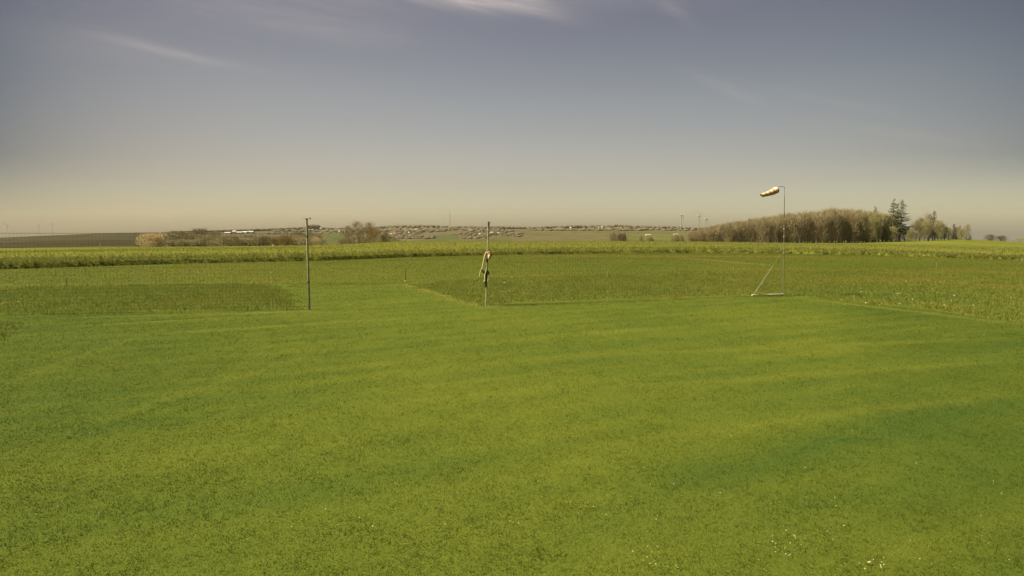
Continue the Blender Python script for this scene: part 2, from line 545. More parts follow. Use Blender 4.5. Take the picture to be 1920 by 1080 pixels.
def tag(o, label=None, cat=None, group=None, kind=None):
    if label: o['label'] = label
    if cat: o['category'] = cat
    if group: o['group'] = group
    if kind: o['kind'] = kind
    return o


def empty(name, loc, label, cat, group=None, rz=0.0, scale=1.0):
    o = bpy.data.objects.new(name, None)
    o.empty_display_size = .2
    o.location = loc
    o.rotation_euler.z = rz
    o.scale = (scale,) * 3 if isinstance(scale, (int, float)) else scale
    link(o)
    return tag(o, label, cat, group)


class MB:
    """collects vertices, faces and a tint per face, then links them as one mesh object"""

    def __init__(self):
        self.v, self.f, self.t, self.mi = [], [], [], []

    def add(self, vs, fs, tint=0.5, mi=0):
        o = len(self.v)
        self.v += [tuple(p) for p in vs]
        for q in fs:
            self.f.append(tuple(i + o for i in q))
            self.t.append(tint)
            self.mi.append(mi)

    def box(self, c, s, rz=0.0, taper=1.0, mi=0):
        cx, cy, cz = c
        hx, hy, hz_ = s[0] / 2, s[1] / 2, s[2] / 2
        co, si = math.cos(rz), math.sin(rz)
        vs = []
        for dz, k in ((-hz_, 1), (hz_, taper)):
            for dx, dy in ((-hx, -hy), (hx, -hy), (hx, hy), (-hx, hy)):
                vs.append((cx + dx * k * co - dy * k * si, cy + dx * k * si + dy * k * co, cz + dz))
        self.add(vs, [(3, 2, 1, 0), (4, 5, 6, 7), (0, 1, 5, 4), (1, 2, 6, 5), (2, 3, 7, 6), (3, 0, 4, 7)], mi=mi)

    def tube(self, pts, rad, seg=8, caps=True, tint=.5, mi=0):
        pts = [Vector(p) for p in pts]
        if isinstance(rad, (int, float)):
            rad = [rad] * len(pts)
        rings = []
        up = Vector((0, 0, 1))
        prev = None
        for i, p in enumerate(pts):
            d = (pts[min(i + 1, len(pts) - 1)] - pts[max(i - 1, 0)]).normalized()
            if prev is None:
                ref = up if abs(d.z) < .9 else Vector((1, 0, 0))
                u = d.cross(ref).normalized()
            else:
                u = (prev - d * prev.dot(d)).normalized()
            prev = u
            v = d.cross(u)
            rings.append([p + (u * math.cos(2 * math.pi * k / seg) + v * math.sin(2 * math.pi * k / seg)) * rad[i] for k in range(seg)])
        vs = [q for r in rings for q in r]
        fs = []
        for i in range(len(pts) - 1):
            for k in range(seg):
                k2 = (k + 1) % seg
                fs.append((i * seg + k, i * seg + k2, (i + 1) * seg + k2, (i + 1) * seg + k))
        self.add(vs, fs, tint, mi)
        if caps:                       # own vertices, so that the sides stay evenly shaded
            self.add(rings[0], [tuple(reversed(range(seg)))], tint, mi)
            self.add(rings[-1], [tuple(range(seg))], tint, mi)

    def build(self, name, m, parent=None, smooth_=False):
        me = bpy.data.meshes.new(name)
        me.from_pydata(self.v, [], self.f)
        ms = m if isinstance(m, (list, tuple)) else [m]
        for x in ms:
            me.materials.append(x)
        a = me.attributes.new('tint', 'FLOAT', 'FACE')
        a.data.foreach_set('value', np.array(self.t, np.float32))
        me.polygons.foreach_set('material_index', np.array(self.mi, np.int32))
        if smooth_:
            me.polygons.foreach_set('use_smooth', np.array([len(q_) <= 4 for q_ in self.f], bool))
        me.update()
        o = bpy.data.objects.new(name, me)
        return link(o, parent)


def tri_mesh(name, verts, tints, m, n=3, faces=None):
    """verts (k, n, 3) unconnected faces of n corners, one tint per face"""
    k = len(verts)
    me = bpy.data.meshes.new(name)
    me.vertices.add(k * n)
    me.vertices.foreach_set('co', np.ascontiguousarray(verts, np.float32).ravel())
    me.loops.add(k * n)
    me.loops.foreach_set('vertex_index', np.arange(k * n, dtype=np.int32))
    me.polygons.add(k)
    me.polygons.foreach_set('loop_start', np.arange(0, k * n, n, dtype=np.int32))
    me.materials.append(m)
    me.update(calc_edges=True)
    a = me.attributes.new('tint', 'FLOAT', 'FACE')
    a.data.foreach_set('value', np.asarray(tints, np.float32))
    return me


def copy_tree(o, parent=None):
    c = o.copy()
    C.objects.link(c)
    if parent is not None:
        c.parent = parent
    for ch in list(o.children):
        copy_tree(ch, c)
    return c


def inside(poly, x, y):
    c = np.zeros(len(x), bool)
    j = len(poly) - 1
    for i in range(len(poly)):
        xi, yi = poly[i]
        xj, yj = poly[j]
        hit = ((yi > y) != (yj > y)) & (x < (xj - xi) * (y - yi) / (yj - yi + 1e-12) + xi)
        c ^= hit
        j = i
    return c


# ------------------------------------------------------------------ ground
ang = np.radians(np.concatenate([np.linspace(-130, -60, 36)[:-1], np.linspace(-60, 60, 641), np.linspace(60, 130, 36)[1:]]))
rad = np.concatenate([[0.3], np.linspace(3, 60, 24), np.linspace(63, 200, 46), np.linspace(206, 460, 44), np.linspace(480, 3600, 130), [4000, 4600, 5500]])
A, RR = np.meshgrid(ang, rad)
GX, GY = RR * np.sin(A), RR * np.cos(A)
# keep rows at equal depth inside the view so that crests stay smooth
DEP = np.maximum(np.cos(A), 1 / 1.75)
GX, GY = GX / DEP, GY / DEP
GZ = height(GX, GY)
nr, nc = GX.shape
me = bpy.data.meshes.new('ground')
verts = np.stack([GX, GY, GZ], -1).reshape(-1, 3)
ii, jj = np.meshgrid(np.arange(nr - 1), np.arange(nc - 1), indexing='ij')
q = np.stack([ii * nc + jj, ii * nc + jj + 1, (ii + 1) * nc + jj + 1, (ii + 1) * nc + jj], -1).reshape(-1, 4)[:, ::-1]
me.vertices.add(len(verts)); me.vertices.foreach_set('co', verts.astype(np.float32).ravel())
me.loops.add(q.size); me.loops.foreach_set('vertex_index', q.astype(np.int32).ravel())
me.polygons.add(len(q)); me.polygons.foreach_set('loop_start', np.arange(0, q.size, 4, dtype=np.int32))
me.polygons.foreach_set('use_smooth', np.ones(len(q), bool))
me.materials.append(M_GROUND)
me.update(calc_edges=True)
col = np.zeros((len(verts), 4), np.float32); col[:, 3] = 1
X, Y = verts[:, 0], verts[:, 1]
Yd = np.maximum(Y, np.hypot(X, Y) / 1.75)
aa = np.clip(X / np.maximum(Yd, 1e-3), -1.35, 1.35)
pxv = 960 + aa * math.cos(PITCH) * F
col[:, :3] = (.085, .108, .018)
crest = np.interp(aa, KA, CREST)
far = Yd > crest
col[far, :3] = (.115, .122, .022)                    # meadow behind the crop
val = Yd > 430
col[val, :3] = (.100, .082, .040)                     # spring fields on the far slope
# patchwork of far fields: strips and blocks in ground coordinates
cellx = np.floor((X + 160 * np.sin(Y / 500)) / 230).astype(int)
celly = np.floor((Y + 120 * np.sin(X / 400)) / 300).astype(int)
hsh = (np.abs(np.sin(cellx * 12.9898 + celly * 78.233)) * 43758.5453) % 1
pal = np.array([(.092, .078, .038), (.090, .078, .036), (.098, .084, .041), (.088, .082, .036), (.086, .082, .034), (.100, .085, .045)])
col[val, :3] = pal[(hsh * 6).astype(int)][val]
hill = val & (pxv < 340)
col[hill, :3] = (.033, .027, .013)
up = hill & (Yd > 1020)
col[up, :3] = (.043, .041, .020)


def field(x0, x1, y0, y1, c, slope=0.0):
    """a far field: its corners are found on the hillside, then filled on the ground"""
    poly = [ground_hit(px, py, 450)[:2] for px, py in ((x0, y1), (x1, y1 + slope), (x1, y0 + slope), (x0, y0))]
    col[inside(poly, X, Y) & val, :3] = c


field(600, 655, 438, 456, (.066, .076, .026))
field(418, 445, 442, 456, (.078, .078, .028))
field(815, 862, 441, 450, (.070, .078, .030), -1.5)
field(1000, 1290, 432, 436, (.096, .092, .034))
field(1180, 1292, 439, 450, (.096, .102, .030))
field(1050, 1140, 437, 441, (.092, .090, .034))
field(960, 1180, 441, 452, (.104, .086, .042))
la = me.color_attributes.new('field', 'FLOAT_COLOR', 'POINT')
la.data.foreach_set('color', col.ravel())
ground = link(bpy.data.objects.new('ground', me))
tag(ground, kind='structure')


def sheet(name, pts, z, m):
    mb = MB()
    mb.add([(p[0], p[1], z) for p in pts], [tuple(range(len(pts)))])
    o = mb.build(name, m)
    return tag(o, kind='structure')


def fl(*pts):
    return [flat(px, py)[:2] for px, py in pts]


lawn_far = fl((-700, 601), (0, 592), (200, 588.5), (330, 586), (577, 581), (562, 566), (546, 552), (528, 541), (552, 534), (600, 531), (700, 529), (765, 530),
              (800, 542), (840, 554), (875, 565), (911, 574), (960, 569.5), (1010, 566), (1200, 560), (1410, 556), (1500, 556), (1540, 560), (1580, 565),
              (1640, 571), (1700, 577), (1750, 583), (1800, 590), (1920, 607), (2100, 637), (2400, 700), (2900, 800))
LAWN = lawn_far + [(34, -8), (-44, -8)]


def ragged_line(pts, amp, step=.35):
    out = []
    for (x0, y0), (x1, y1) in zip(pts[:-1], pts[1:]):
        n_ = max(1, int(math.hypot(x1 - x0, y1 - y0) / step))
        for i in range(n_):
            u = i / n_
            out.append((x0 + (x1 - x0) * u + random.uniform(-amp, amp), y0 + (y1 - y0) * u + random.uniform(-amp, amp)))
    return out + [pts[-1]]


lawn_far = [(p[0], p[1]) for p in lawn_far]
sheet('lawn', ragged_line(lawn_far, .14) + LAWN[-2:], .008, M_LAWN)
fr = []
for px in range(-700, 2700, 60):
    a = a_of(px)
    f = float(yfront(np.array([a]))[0])
    fr.append((a * (f + .1), f + .1))
mead_top = fl((2660, 520), (2300, 507), (1920, 501), (1620, 506), (1450, 509), (1200, 513), (960, 521), (765, 530), (700, 535), (560, 535), (500, 533), (320, 533), (0, 541), (-660, 560))
sheet('runway', fr + mead_top, .004, M_RUN)

# ------------------------------------------------------------------ grass (stuff)
CROSS = [(-26, -2)]


VN = rng.random((257, 257))


def vnoise(x, y, cell):
    """smooth value noise on a square grid"""
    u, v = x / cell, y / cell
    i, j = np.floor(u).astype(int), np.floor(v).astype(int)
    fu, fv = smooth(u - i), smooth(v - j)
    g = lambda a, b: VN[a % 257, b % 257]
    return (g(i, j) * (1 - fu) + g(i + 1, j) * fu) * (1 - fv) + (g(i, j + 1) * (1 - fu) + g(i + 1, j + 1) * fu) * fv


def blades(poly_fn, n, x0, x1, y0, y1, hmin, hmax, wmin, wmax, lean, dens=None):
    x = rng.uniform(x0, x1, n)
    y = rng.uniform(y0, y1, n)
    ok = poly_fn(x, y)
    if dens is not None:
        ok &= rng.random(n) < dens(x, y)
    x, y = x[ok], y[ok]
    k = len(x)
    # clumping
    th = rng.uniform(0, 2 * math.pi, k)
    h = rng.uniform(hmin, hmax, k)
    h = h * (.65 + .7 * vnoise(x, y, .055)) * (.8 + .4 * vnoise(x, y, .31))
    wd = rng.uniform(wmin, wmax, k) / 2
    ld = rng.uniform(0, 2 * math.pi, k)
    le = h * rng.uniform(0, lean, k)
    z = height(x, y)
    v = np.zeros((k, 3, 3))
    v[:, 0] = np.stack([x - np.cos(th) * wd, y - np.sin(th) * wd, z], -1)
    v[:, 1] = np.stack([x + np.cos(th) * wd, y + np.sin(th) * wd, z], -1)
    v[:, 2] = np.stack([x + np.cos(ld) * le, y + np.sin(ld) * le, z + h], -1)
    clump = .5 + .5 * np.sin(x * 3.1 + 2 * np.sin(y * 2.3)) * np.sin(y * 2.7 + 2 * np.sin(x * 1.9))
    tint = np.clip(rng.beta(2.2, 3.2, k) * .65 + .15 * clump + .3 * (vnoise(x, y, .06) - .3), 0, 1)
    tint = .42 + (tint - .42) * np.interp(y, [5, 8, 12, 20], [.95, .75, .5, .32])
    return v, tint


def view_fn(poly, margin=1.5, ragged=0.0):
    def fn(x, y):
        x2 = x + ragged * (vnoise(x, y, .9) - .5) * 2 + ragged * .6 * rng.normal(0, 1, len(x)) * .5
        y2 = y + ragged * (vnoise(x + 50, y + 20, .8) - .5) * 2.4 + ragged * .6 * rng.normal(0, 1, len(x))
        return (np.abs(x) < y * .98 + margin) & inside(poly, x2, y2)
    return fn


parts = []
for y0 in np.arange(4.0, 38.0, .5):          # density, width and height change steadily with distance
    ym = y0 + .25
    per = 5600 * (5 / ym) ** 1.5
    xm = y0 + 5.0
    wd = .0042 + .00048 * ym
    hm = float(np.interp(ym, [4, 8, 14, 38], [.023, .024, .024, .030]))
    parts.append(blades(view_fn(LAWN, 4.5), int(per * .5 * 2 * xm), -xm, xm, y0, y0 + .5, hm * .6, hm * 1.4, wd * .65, wd * 1.35, float(np.interp(ym, [4, 12], [1.3, 1.3]))))
sg = bpy.data.objects.new('short_grass', tri_mesh('short_grass', np.concatenate([p[0] for p in parts]), np.concatenate([p[1] for p in parts]), M_SHORT))
link(sg)
tag(sg, 'short mown green grass of the foreground lawn', 'grass', kind='stuff')

ROUGH_L = fl((-700, 600), (0, 590.5), (330, 584.5), (574, 579.5), (558, 566), (541, 552), (520, 541), (500, 533), (320, 533), (0, 541), (-700, 560))
ROUGH_R = fl((767, 532), (800, 544), (840, 556), (875, 567), (911, 575), (1010, 565), (1200, 559), (1410, 555), (1500, 555), (1580, 564), (1700, 576), (1800, 589),
             (1920, 606), (2100, 636), (2300, 676), (2300, 507), (1920, 501), (1620, 506), (1450, 509), (1200, 513), (960, 521))
ROUGH_P = fl((-300, 612), (38, 603), (26, 618), (0, 640), (-300, 860))
ROUGH_P = [(p[0], p[1]) for p in ROUGH_P]
parts = []
for poly, per in ((ROUGH_L, 330), (ROUGH_R, 240), (ROUGH_P, 420)):
    xs = [p[0] for p in poly]; ys = [p[1] for p in poly]
    n = int(per * (max(xs) - min(xs)) * (max(ys) - min(ys)))
    parts.append(blades(view_fn(poly, 4, .45), n, min(xs), max(xs), min(ys), max(ys), .04, .10, .016, .036, 1.2))
    n2 = n // 8
    parts.append(blades(view_fn(poly, 4, .3), n2, min(xs), max(xs), min(ys), max(ys), .07, .15, .016, .036, .9,
                        dens=lambda x, y: (np.sin(x * 1.3 + 2 * np.sin(y * .9)) * np.sin(y * 1.7 + 1.5 * np.sin(x * .7)) > .25) * 1.0))
rg = bpy.data.objects.new('rough_grass', tri_mesh('rough_grass', np.concatenate([p[0] for p in parts]), np.concatenate([p[1] for p in parts]), M_ROUGH))
link(rg)
tag(rg, 'taller unmown meadow grass on both sides of the mown path', 'grass', kind='stuff')

RUNPOLY = [tuple(p) for p in fr] + [tuple(p) for p in mead_top]
xs = [p[0] for p in RUNPOLY]
v_, t_ = blades(view_fn(RUNPOLY, 5), 900000, -75, 75, 28, 92, .02, .045, .02, .05, 1.1)
rb = bpy.data.objects.new('runway_grass', tri_mesh('runway_grass', v_, t_, M_RUNB))
link(rb)
tag(rb, 'short mown grass covering the runway strip before the crop', 'grass', kind='stuff')

# flowers: pale dots in the turf
fx, fy, fz, fr_ = [], [], [], []


def flowers(n, box, r0, r1, z):
    for _ in range(n):
        p = flat(random.uniform(box[0], box[1]), random.uniform(box[2], box[3]))
        fx.append(p.x); fy.append(p.y); fz.append(random.uniform(*z)); fr_.append(random.uniform(r0, r1) * .62)


flowers(26, (1600, 1830, 545, 582), .03, .075, (.16, .24))
flowers(40, (1480, 1920, 520, 585), .02, .05, (.14, .24))
flowers(26, (0, 150, 560, 592), .02, .055, (.14, .22))
flowers(34, (880, 1040, 525, 560), .025, .06, (.14, .22))
flowers(26, (0, 560, 545, 580), .02, .045, (.12, .22))
flowers(18, (1040, 1440, 515, 555), .02, .05, (.14, .22))
flowers(26, (590, 900, 545, 590), .012, .03, (.04, .06))
flowers(20, (1380, 1900, 990, 1078), .006, .013, (.035, .06))
flowers(14, (1440, 1520, 990, 1050), .007, .014, (.04, .06))
flowers(10, (1610, 1660, 1058, 1076), .009, .016, (.04, .06))
flowers(14, (1150, 1280, 1030, 1078), .006, .013, (.035, .06))
flowers(170, (0, 1920, 600, 1000), .006, .014, (.04, .06))
mb = MB()
for x, y, z, r in zip(fx, fy, fz, fr_):
    tl = random.random()
    n_ = 6
    d = Vector((random.uniform(-.5, .5), random.uniform(-.9, .1), 1)).normalized()
    u = d.orthogonal().normalized(); v = d.cross(u)
    c = Vector((x, y, z))
    ring = [c + (u * math.cos(2 * math.pi * i / n_) + v * math.sin(2 * math.pi * i / n_)) * r * random.uniform(.7, 1.1) for i in range(n_)]
    vs = ring + [c + d * r * .45, c - d * r * .3]
    mb.add(vs, [(i, (i + 1) % n_, n_) for i in range(n_)] + [((i + 1) % n_, i, n_ + 1) for i in range(n_)], tl)
    mb.tube([(x, y, 0), (x, y, z - r * .2)], max(.0015, r * .07), 3, False, 0.0)
fo = mb.build('meadow_flowers', M_FLOWER)
tag(fo, 'pale yellow and white flower heads dotted through the grass', 'flowers', kind='stuff')

# ------------------------------------------------------------------ rapeseed crop (stuff)
na, nd = 420, 60
AV = np.linspace(a_of(-260), a_of(2200), na)
mesh_v, idx = [], []
T = np.linspace(0, 1, nd) ** 1.5
AA, TT = np.meshgrid(AV, T)
Fy = yfront(AA)
CY = np.interp(AA, KA, CREST) + 6
CYY = Fy + .9 + TT * (CY - Fy - .9)
CX = AA * CYY
HH = .72 + .03 * np.sin(CX * 1.7 + CYY) + rng.uniform(-.04, .04, CX.shape)
edge = np.clip(TT * 40, 0, 1)
fade = 1 - .45 * smooth((AA - .60) / .3)          # the young crop on the right stands lower
CZ = height(CX, CYY) + HH * fade * (.55 + .45 * edge)
# front skirt
SK = np.stack([AV * (yfront(AV) + .5), yfront(AV) + .5, np.zeros(na) - .01], -1)
vv = np.concatenate([SK[None], np.stack([CX, CYY, CZ], -1)], 0)
nr2 = vv.shape[0]
ii, jj = np.meshgrid(np.arange(nr2 - 1), np.arange(na - 1), indexing='ij')
q = np.stack([ii * na + jj, ii * na + jj + 1, (ii + 1) * na + jj + 1, (ii + 1) * na + jj], -1).reshape(-1, 4)
canopy_v, canopy_q = vv.reshape(-1, 3), q


def plants(n, near):
    a = rng.uniform(AV[0], AV[-1], n)
    f = yfront(a)
    cr = np.interp(a, KA, CREST) + 4
    y = f + rng.beta(1.0, 1.0, n) * 3.0 if near else f + 2 + rng.random(n) ** .8 * (cr - f - 2)
    x = a * y
    z = height(x, y)
    fd = 1 - .45 * smooth((a - .60) / .3)
    h = rng.uniform(.72, 1.0, n) * fd * (np.clip((y - f) / 1.2, 0, 1) * .25 + .75)
    out_v, out_t = [], []
    bloom = np.clip(.62 - .35 * smooth((np.abs(a - .15)) / .9), .1, 1)
    for kk in range(14 if near else 5):
        th = rng.uniform(0, 2 * math.pi, n)
        zz = z + h * (rng.uniform(.02, .95, n) if near else rng.uniform(.62, .95, n))
        ll = rng.uniform(.06, .15, n)
        wd = rng.uniform(.02, .045, n)
        ox, oy = x + rng.uniform(-.06, .06, n), y + rng.uniform(-.06, .06, n)
        v = np.zeros((n, 3, 3))
        v[:, 0] = np.stack([ox - np.sin(th) * wd, oy + np.cos(th) * wd, zz], -1)
        v[:, 1] = np.stack([ox + np.sin(th) * wd, oy - np.cos(th) * wd, zz], -1)
        v[:, 2] = np.stack([ox + np.cos(th) * ll, oy + np.sin(th) * ll, zz + rng.uniform(-.08, .16, n)], -1)
        out_v.append(v)
        rel = (zz - z) / np.maximum(h, .1)
        out_t.append(np.clip(.02 + .50 * rel * rng.uniform(.7, 1.25, n), 0, .6))
    for kk in range(3 if near else 2):
        fl_ = rng.random(n) < bloom * (.9 if near else .5)
        m = int(fl_.sum())
        th = rng.uniform(0, 2 * math.pi, m)
        s = rng.uniform(.03, .055, m) if near else rng.uniform(.03, .07, m)
        ox, oy = x[fl_] + rng.uniform(-.12, .12, m), y[fl_] + rng.uniform(-.12, .12, m)
        zz = z[fl_] + h[fl_] * rng.uniform(.92, 1.12, m)
        v = np.zeros((m, 3, 3))
        v[:, 0] = np.stack([ox - np.cos(th) * s, oy - np.sin(th) * s, zz], -1)
        v[:, 1] = np.stack([ox + np.cos(th) * s, oy + np.sin(th) * s, zz], -1)
        v[:, 2] = np.stack([ox + rng.uniform(-.03, .03, m), oy + rng.uniform(-.03, .03, m), zz + s * 1.8], -1)
        out_v.append(v)
        out_t.append(rng.uniform(.68, .96, m))
    return np.concatenate(out_v), np.concatenate(out_t)


p1, p2 = plants(11000, True), plants(60000, False)
pv = np.concatenate([p1[0], p2[0]]); ptint = np.concatenate([p1[1], p2[1]])
me = tri_mesh('rapeseed_crop', pv, ptint, M_CROP)
crop = link(bpy.data.objects.new('rapeseed_crop', me))
tag(crop, 'rapeseed crop coming into yellow flower beyond the runway', 'crop', kind='stuff')
me = bpy.data.meshes.new('leaf_canopy')
me.from_pydata([tuple(p) for p in canopy_v], [], [tuple(int(k) for k in f) for f in canopy_q])
me.materials.append(M_CANOPY)
link(bpy.data.objects.new('leaf_canopy', me), crop)['kind'] = 'stuff'


# ------------------------------------------------------------------ trees
def bare_tree(name, H, W, seed, twig_mat, n_twig, label, cat, group, base=.18, tw=(.8, 2.0), thick=.05, fork=7, shape=1.0):
    """trunk with limbs plus a cloud of fine twigs that lets the sky through"""
    r = random.Random(seed)
    root = empty(name, (0, 0, 0), label, cat, group)
    tm = MB()
    pts = [Vector((0, 0, -.4))]
    lean = Vector((r.uniform(-.05, .05), r.uniform(-.05, .05), 1))
    for i in range(1, 6):
        pts.append(Vector((lean.x * H * .14 * i + r.uniform(-.1, .1), lean.y * H * .14 * i + r.uniform(-.1, .1), H * .15 * i)))
    r0 = H * .016 + .05
    tm.tube(pts, [r0 * 1.3, r0, r0 * .8, r0 * .62, r0 * .42, r0 * .2], 6)
    tm.build('trunk', M_BARK, root)
    cm = MB()
    tips = []
    for b_ in range(fork * 3):
        k = r.uniform(base, .85)
        i = int(k / .15); i = min(i, 4)
        p0 = pts[i].lerp(pts[i + 1], (k / .15 - i) if i < 5 else 0)
        phi = r.uniform(0, 2 * math.pi)
        rr = W / 2 * math.sqrt(max(.05, 1 - ((k - .5) / .62) ** 2)) * r.uniform(.5, 1.0)
        rise = H * (1 - k) * r.uniform(.25, .75) * shape
        p2 = p0 + Vector((math.cos(phi) * rr, math.sin(phi) * rr, rise))
        p1 = p0.lerp(p2, .5) + Vector((0, 0, -rise * .12 + r.uniform(-.2, .3)))
        br = r0 * (.42 * (1 - k) + .10)
        cm.tube([p0, p1, p2], [br, br * .6, br * .25], 4, False, .15)
        for s in range(4):
            q0 = p0.lerp(p2, r.uniform(.3, .9))
            q1 = q0 + Vector((r.uniform(-1, 1), r.uniform(-1, 1), r.uniform(.1, 1.2))) * (W * .16)
            cm.tube([q0, q1], [br * .4, br * .12], 3, False, .25)
            tips += [q0, q1]
        tips += [p1, p2]
    tips.append(pts[-1])
    lobes = [(r.uniform(0, 6.28), r.uniform(.75, 1.15)) for _ in range(5)]
    for q_ in range(n_twig):
        if q_ % 3 == 0:
            c = r.choice(tips) + Vector((r.gauss(0, 1), r.gauss(0, 1), r.gauss(0, 1))) * (W * .07)
        else:
            k = r.random() ** .8                              # height in the crown
            prof = math.sin(math.pi * min(1, (k * .86 + .12))) ** .6
            phi = r.uniform(0, 2 * math.pi)
            lb = sum(a_ * math.cos(phi - p_) for p_, a_ in lobes) * .07 + 1
            rad_ = W / 2 * prof * lb * math.sqrt(r.random())
            c = Vector((math.cos(phi) * rad_, math.sin(phi) * rad_, H * (base * .6 + (1 - base * .6) * k * .95)))
        if c.z > H * 1.0:
            c.z = H * r.uniform(.85, .97)
        if c.z < .15:
            c.z = r.uniform(.15, .8)
        out = Vector((c.x, c.y, 0)) * (.9 / W)
        d = (out + Vector((r.gauss(0, .28), r.gauss(0, .28), r.uniform(.5, 1.6)))).normalized()
        ln = r.uniform(*tw)
        s = d.cross(Vector((r.gauss(0, 1), r.gauss(0, 1), r.gauss(0, 1)))).normalized() * thick * r.uniform(.6, 1.4)
        cm.add([c - s, c + s, c + d * ln], [(0, 1, 2)], r.random())
    cm.build('crown', twig_mat, root)
    return root


def spruce(name, H, W, seed, label, cat, group, sparse=.75, bare_to=.25):
    r = random.Random(seed)
    root = empty(name, (0, 0, 0), label, cat, group)
    tm = MB()
    tm.tube([(0, 0, -.4), (r.uniform(-.1, .1), 0, H * .5), (0, 0, H * .98)], [H * .014 + .06, H * .009 + .03, .03], 7)
    tm.build('trunk', M_BARK, root)
    cm = MB()
    z = H * bare_to
    while z < H * .985:
        k = (z / H - bare_to) / (1 - bare_to)
        L_ = W / 2 * (1 - k) ** .75 + .25
        for _ in range(r.choice((3, 4, 5))):
            if r.random() > sparse:
                continue
            phi = r.uniform(0, 2 * math.pi)
            ln = L_ * r.uniform(.55, 1.15)
            d = Vector((math.cos(phi), math.sin(phi), 0))
            droop = -.30 * (1 - k) - .05
            p0 = Vector((0, 0, z))
            p1 = p0 + d * ln * .55 + Vector((0, 0, ln * droop * .8))
            p2 = p0 + d * ln + Vector((0, 0, ln * droop + .12 * ln))
            cm.tube([p0, p1, p2], [.06, .04, .015], 3, False, .1)
            side = Vector((-d.y, d.x, 0))
            nseg = int(9 + ln * 8)
            for s in range(nseg):
                u = r.uniform(.12, 1.05)
                c = p0.lerp(p1, u * 2) if u < .5 else p1.lerp(p2, min(1.1, (u - .5) * 2))
                dd = (side * r.choice((-1, 1)) * r.uniform(.2, 1) + d * r.uniform(.1, .7) + Vector((0, 0, r.uniform(-1.1, .1)))).normalized()
                l2 = r.uniform(.3, .75) * (.6 + .5 * (1 - k))
                sv = dd.cross(Vector((r.gauss(0, 1), r.gauss(0, 1), r.gauss(0, 1)))).normalized() * r.uniform(.07, .15)
                cm.add([c - sv, c + sv, c + dd * l2], [(0, 1, 2)], r.random())
        z += r.uniform(.32, .6)
    for _ in range(14):
        dd = Vector((r.gauss(0, .3), r.gauss(0, .3), 1)).normalized()
        c = Vector((0, 0, H * r.uniform(.93, .99)))
        sv = dd.orthogonal().normalized() * .09
        cm.add([c - sv, c + sv, c + dd * .7], [(0, 1, 2)], r.random())
    cm.build('crown', M_NEEDLE, root)
    return root


def put(proto, used, px, Y, top=None, label=None, group=None, h0=None, wscale=None, name=None, sink=0.0):
    """stand a tree on the terrain; the first use takes the prototype itself"""
    o = proto if not used.get(proto.name) else copy_tree(proto)
    used[proto.name] = True
    x = a_of(px) * Y
    z = hz(x, Y) - sink
    o.location = (x, Y, z)
    s = 1.0
    if top is not None:
        s = (zrow(top, Y) - z) / h0
    ws = s if wscale is None else wscale
    o.scale = (ws, ws, s)
    o.rotation_euler.z = random.uniform(0, 2 * math.pi)
    if label: o['label'] = label
    if group: o['group'] = group
    return o


USED = {}
WOODL = 'bare brown deciduous tree in the dense wood behind the windsock pole'
WOODG = 'bare trees of the wood on the right'
protos = [bare_tree('bare_tree', 14, random.Random(i).uniform(6.5, 8.5), 30 + i, M_TWIG if i < 5 else M_TWIG_G, 1500 if i < 5 else 2500, WOODL, 'tree', WOODG, .06, (.8, 2.2), .040) for i in range(8)]
TOPX = [1288, 1310, 1340, 1370, 1400, 1440, 1460, 1480, 1500, 1530, 1550, 1580, 1610, 1640, 1665]
TOPY = [436, 428, 422, 416, 410, 406, 401, 399, 398, 395, 391, 392, 395, 399, 403]
for row, (Y0, n) in enumerate(((268, 58), (275, 52), (284, 46), (296, 40))):
    for i in range(n):
        px = 1290 + (1668 - 1290) * (i + random.uniform(.15, .85)) / n
        if row < 1 and px > 1640:
            continue
        tp = float(np.interp(px, TOPX, TOPY)) + random.choice((0, 1, 2, 3, 5)) + (8 if row == 0 else 3 if row == 1 else 0) * random.random()
        pr = protos[random.randrange(0, 5)] if px < 1600 else protos[random.randrange(3, 8)]
        put(pr, USED, px, Y0 + random.uniform(-3, 3), tp, h0=14, wscale=random.uniform(.62, .95))

# conifers and the thin trees at the right hand end
G2 = 'spruces at the end of the wood'
s1 = spruce('spruce', 22, 9.5, 5, 'tallest dark spruce, left of the close pair rising above the wood', 'tree', G2, .85)
put(s1, USED, 1666, 270, 372, h0=22)
s2 = spruce('spruce', 22, 12.5, 8, 'tall spruce with drooping right side, right one of the close pair above the wood', 'tree', G2, .9)
put(s2, USED, 1681, 272, 374.5, h0=22)
s3 = spruce('spruce', 22, 8, 12, 'slim spruce standing behind the close pair of spruces', 'tree', G2, .7)
put(s3, USED, 1674, 279, 380, h0=22)
s4 = spruce('spruce', 17, 8, 15, 'ragged spruce poking out of the wood left of the close pair', 'tree', G2, .55, .3)
put(s4, USED, 1631, 276, 384, h0=17)
s5 = spruce('spruce', 16, 9, 19, 'lone spruce beside a bare round tree right of the tall pair', 'tree', G2, .7, .2)
put(s5, USED, 1742, 272, 395.5, h0=16)
s6 = spruce('spruce', 10, 3.0, 23, 'small narrow spruce near the right end of the wood', 'tree', G2, .9, .1)
put(s6, USED, 1780, 273, 420, h0=10)
s7 = copy_tree(s6); s7['label'] = 'small dark spruce one step right of the narrow one at the wood end'
USED['x'] = True
x = a_of(1791) * 274; s7.location = (x, 274, hz(x, 274)); s7.scale = (.8, .8, (zrow(424, 274) - hz(x, 274)) / 10)
s8 = copy_tree(s6); s8['label'] = 'tiny dark spruce, last one at the right tip of the wood'
x = a_of(1811) * 274; s8.location = (x, 274, hz(x, 274)); s8.scale = (.6, .6, (zrow(440, 274) - hz(x, 274)) / 10)
s9 = copy_tree(s4); s9['label'] = 'thin spruce top just above the brown wood left of the ragged spruce'
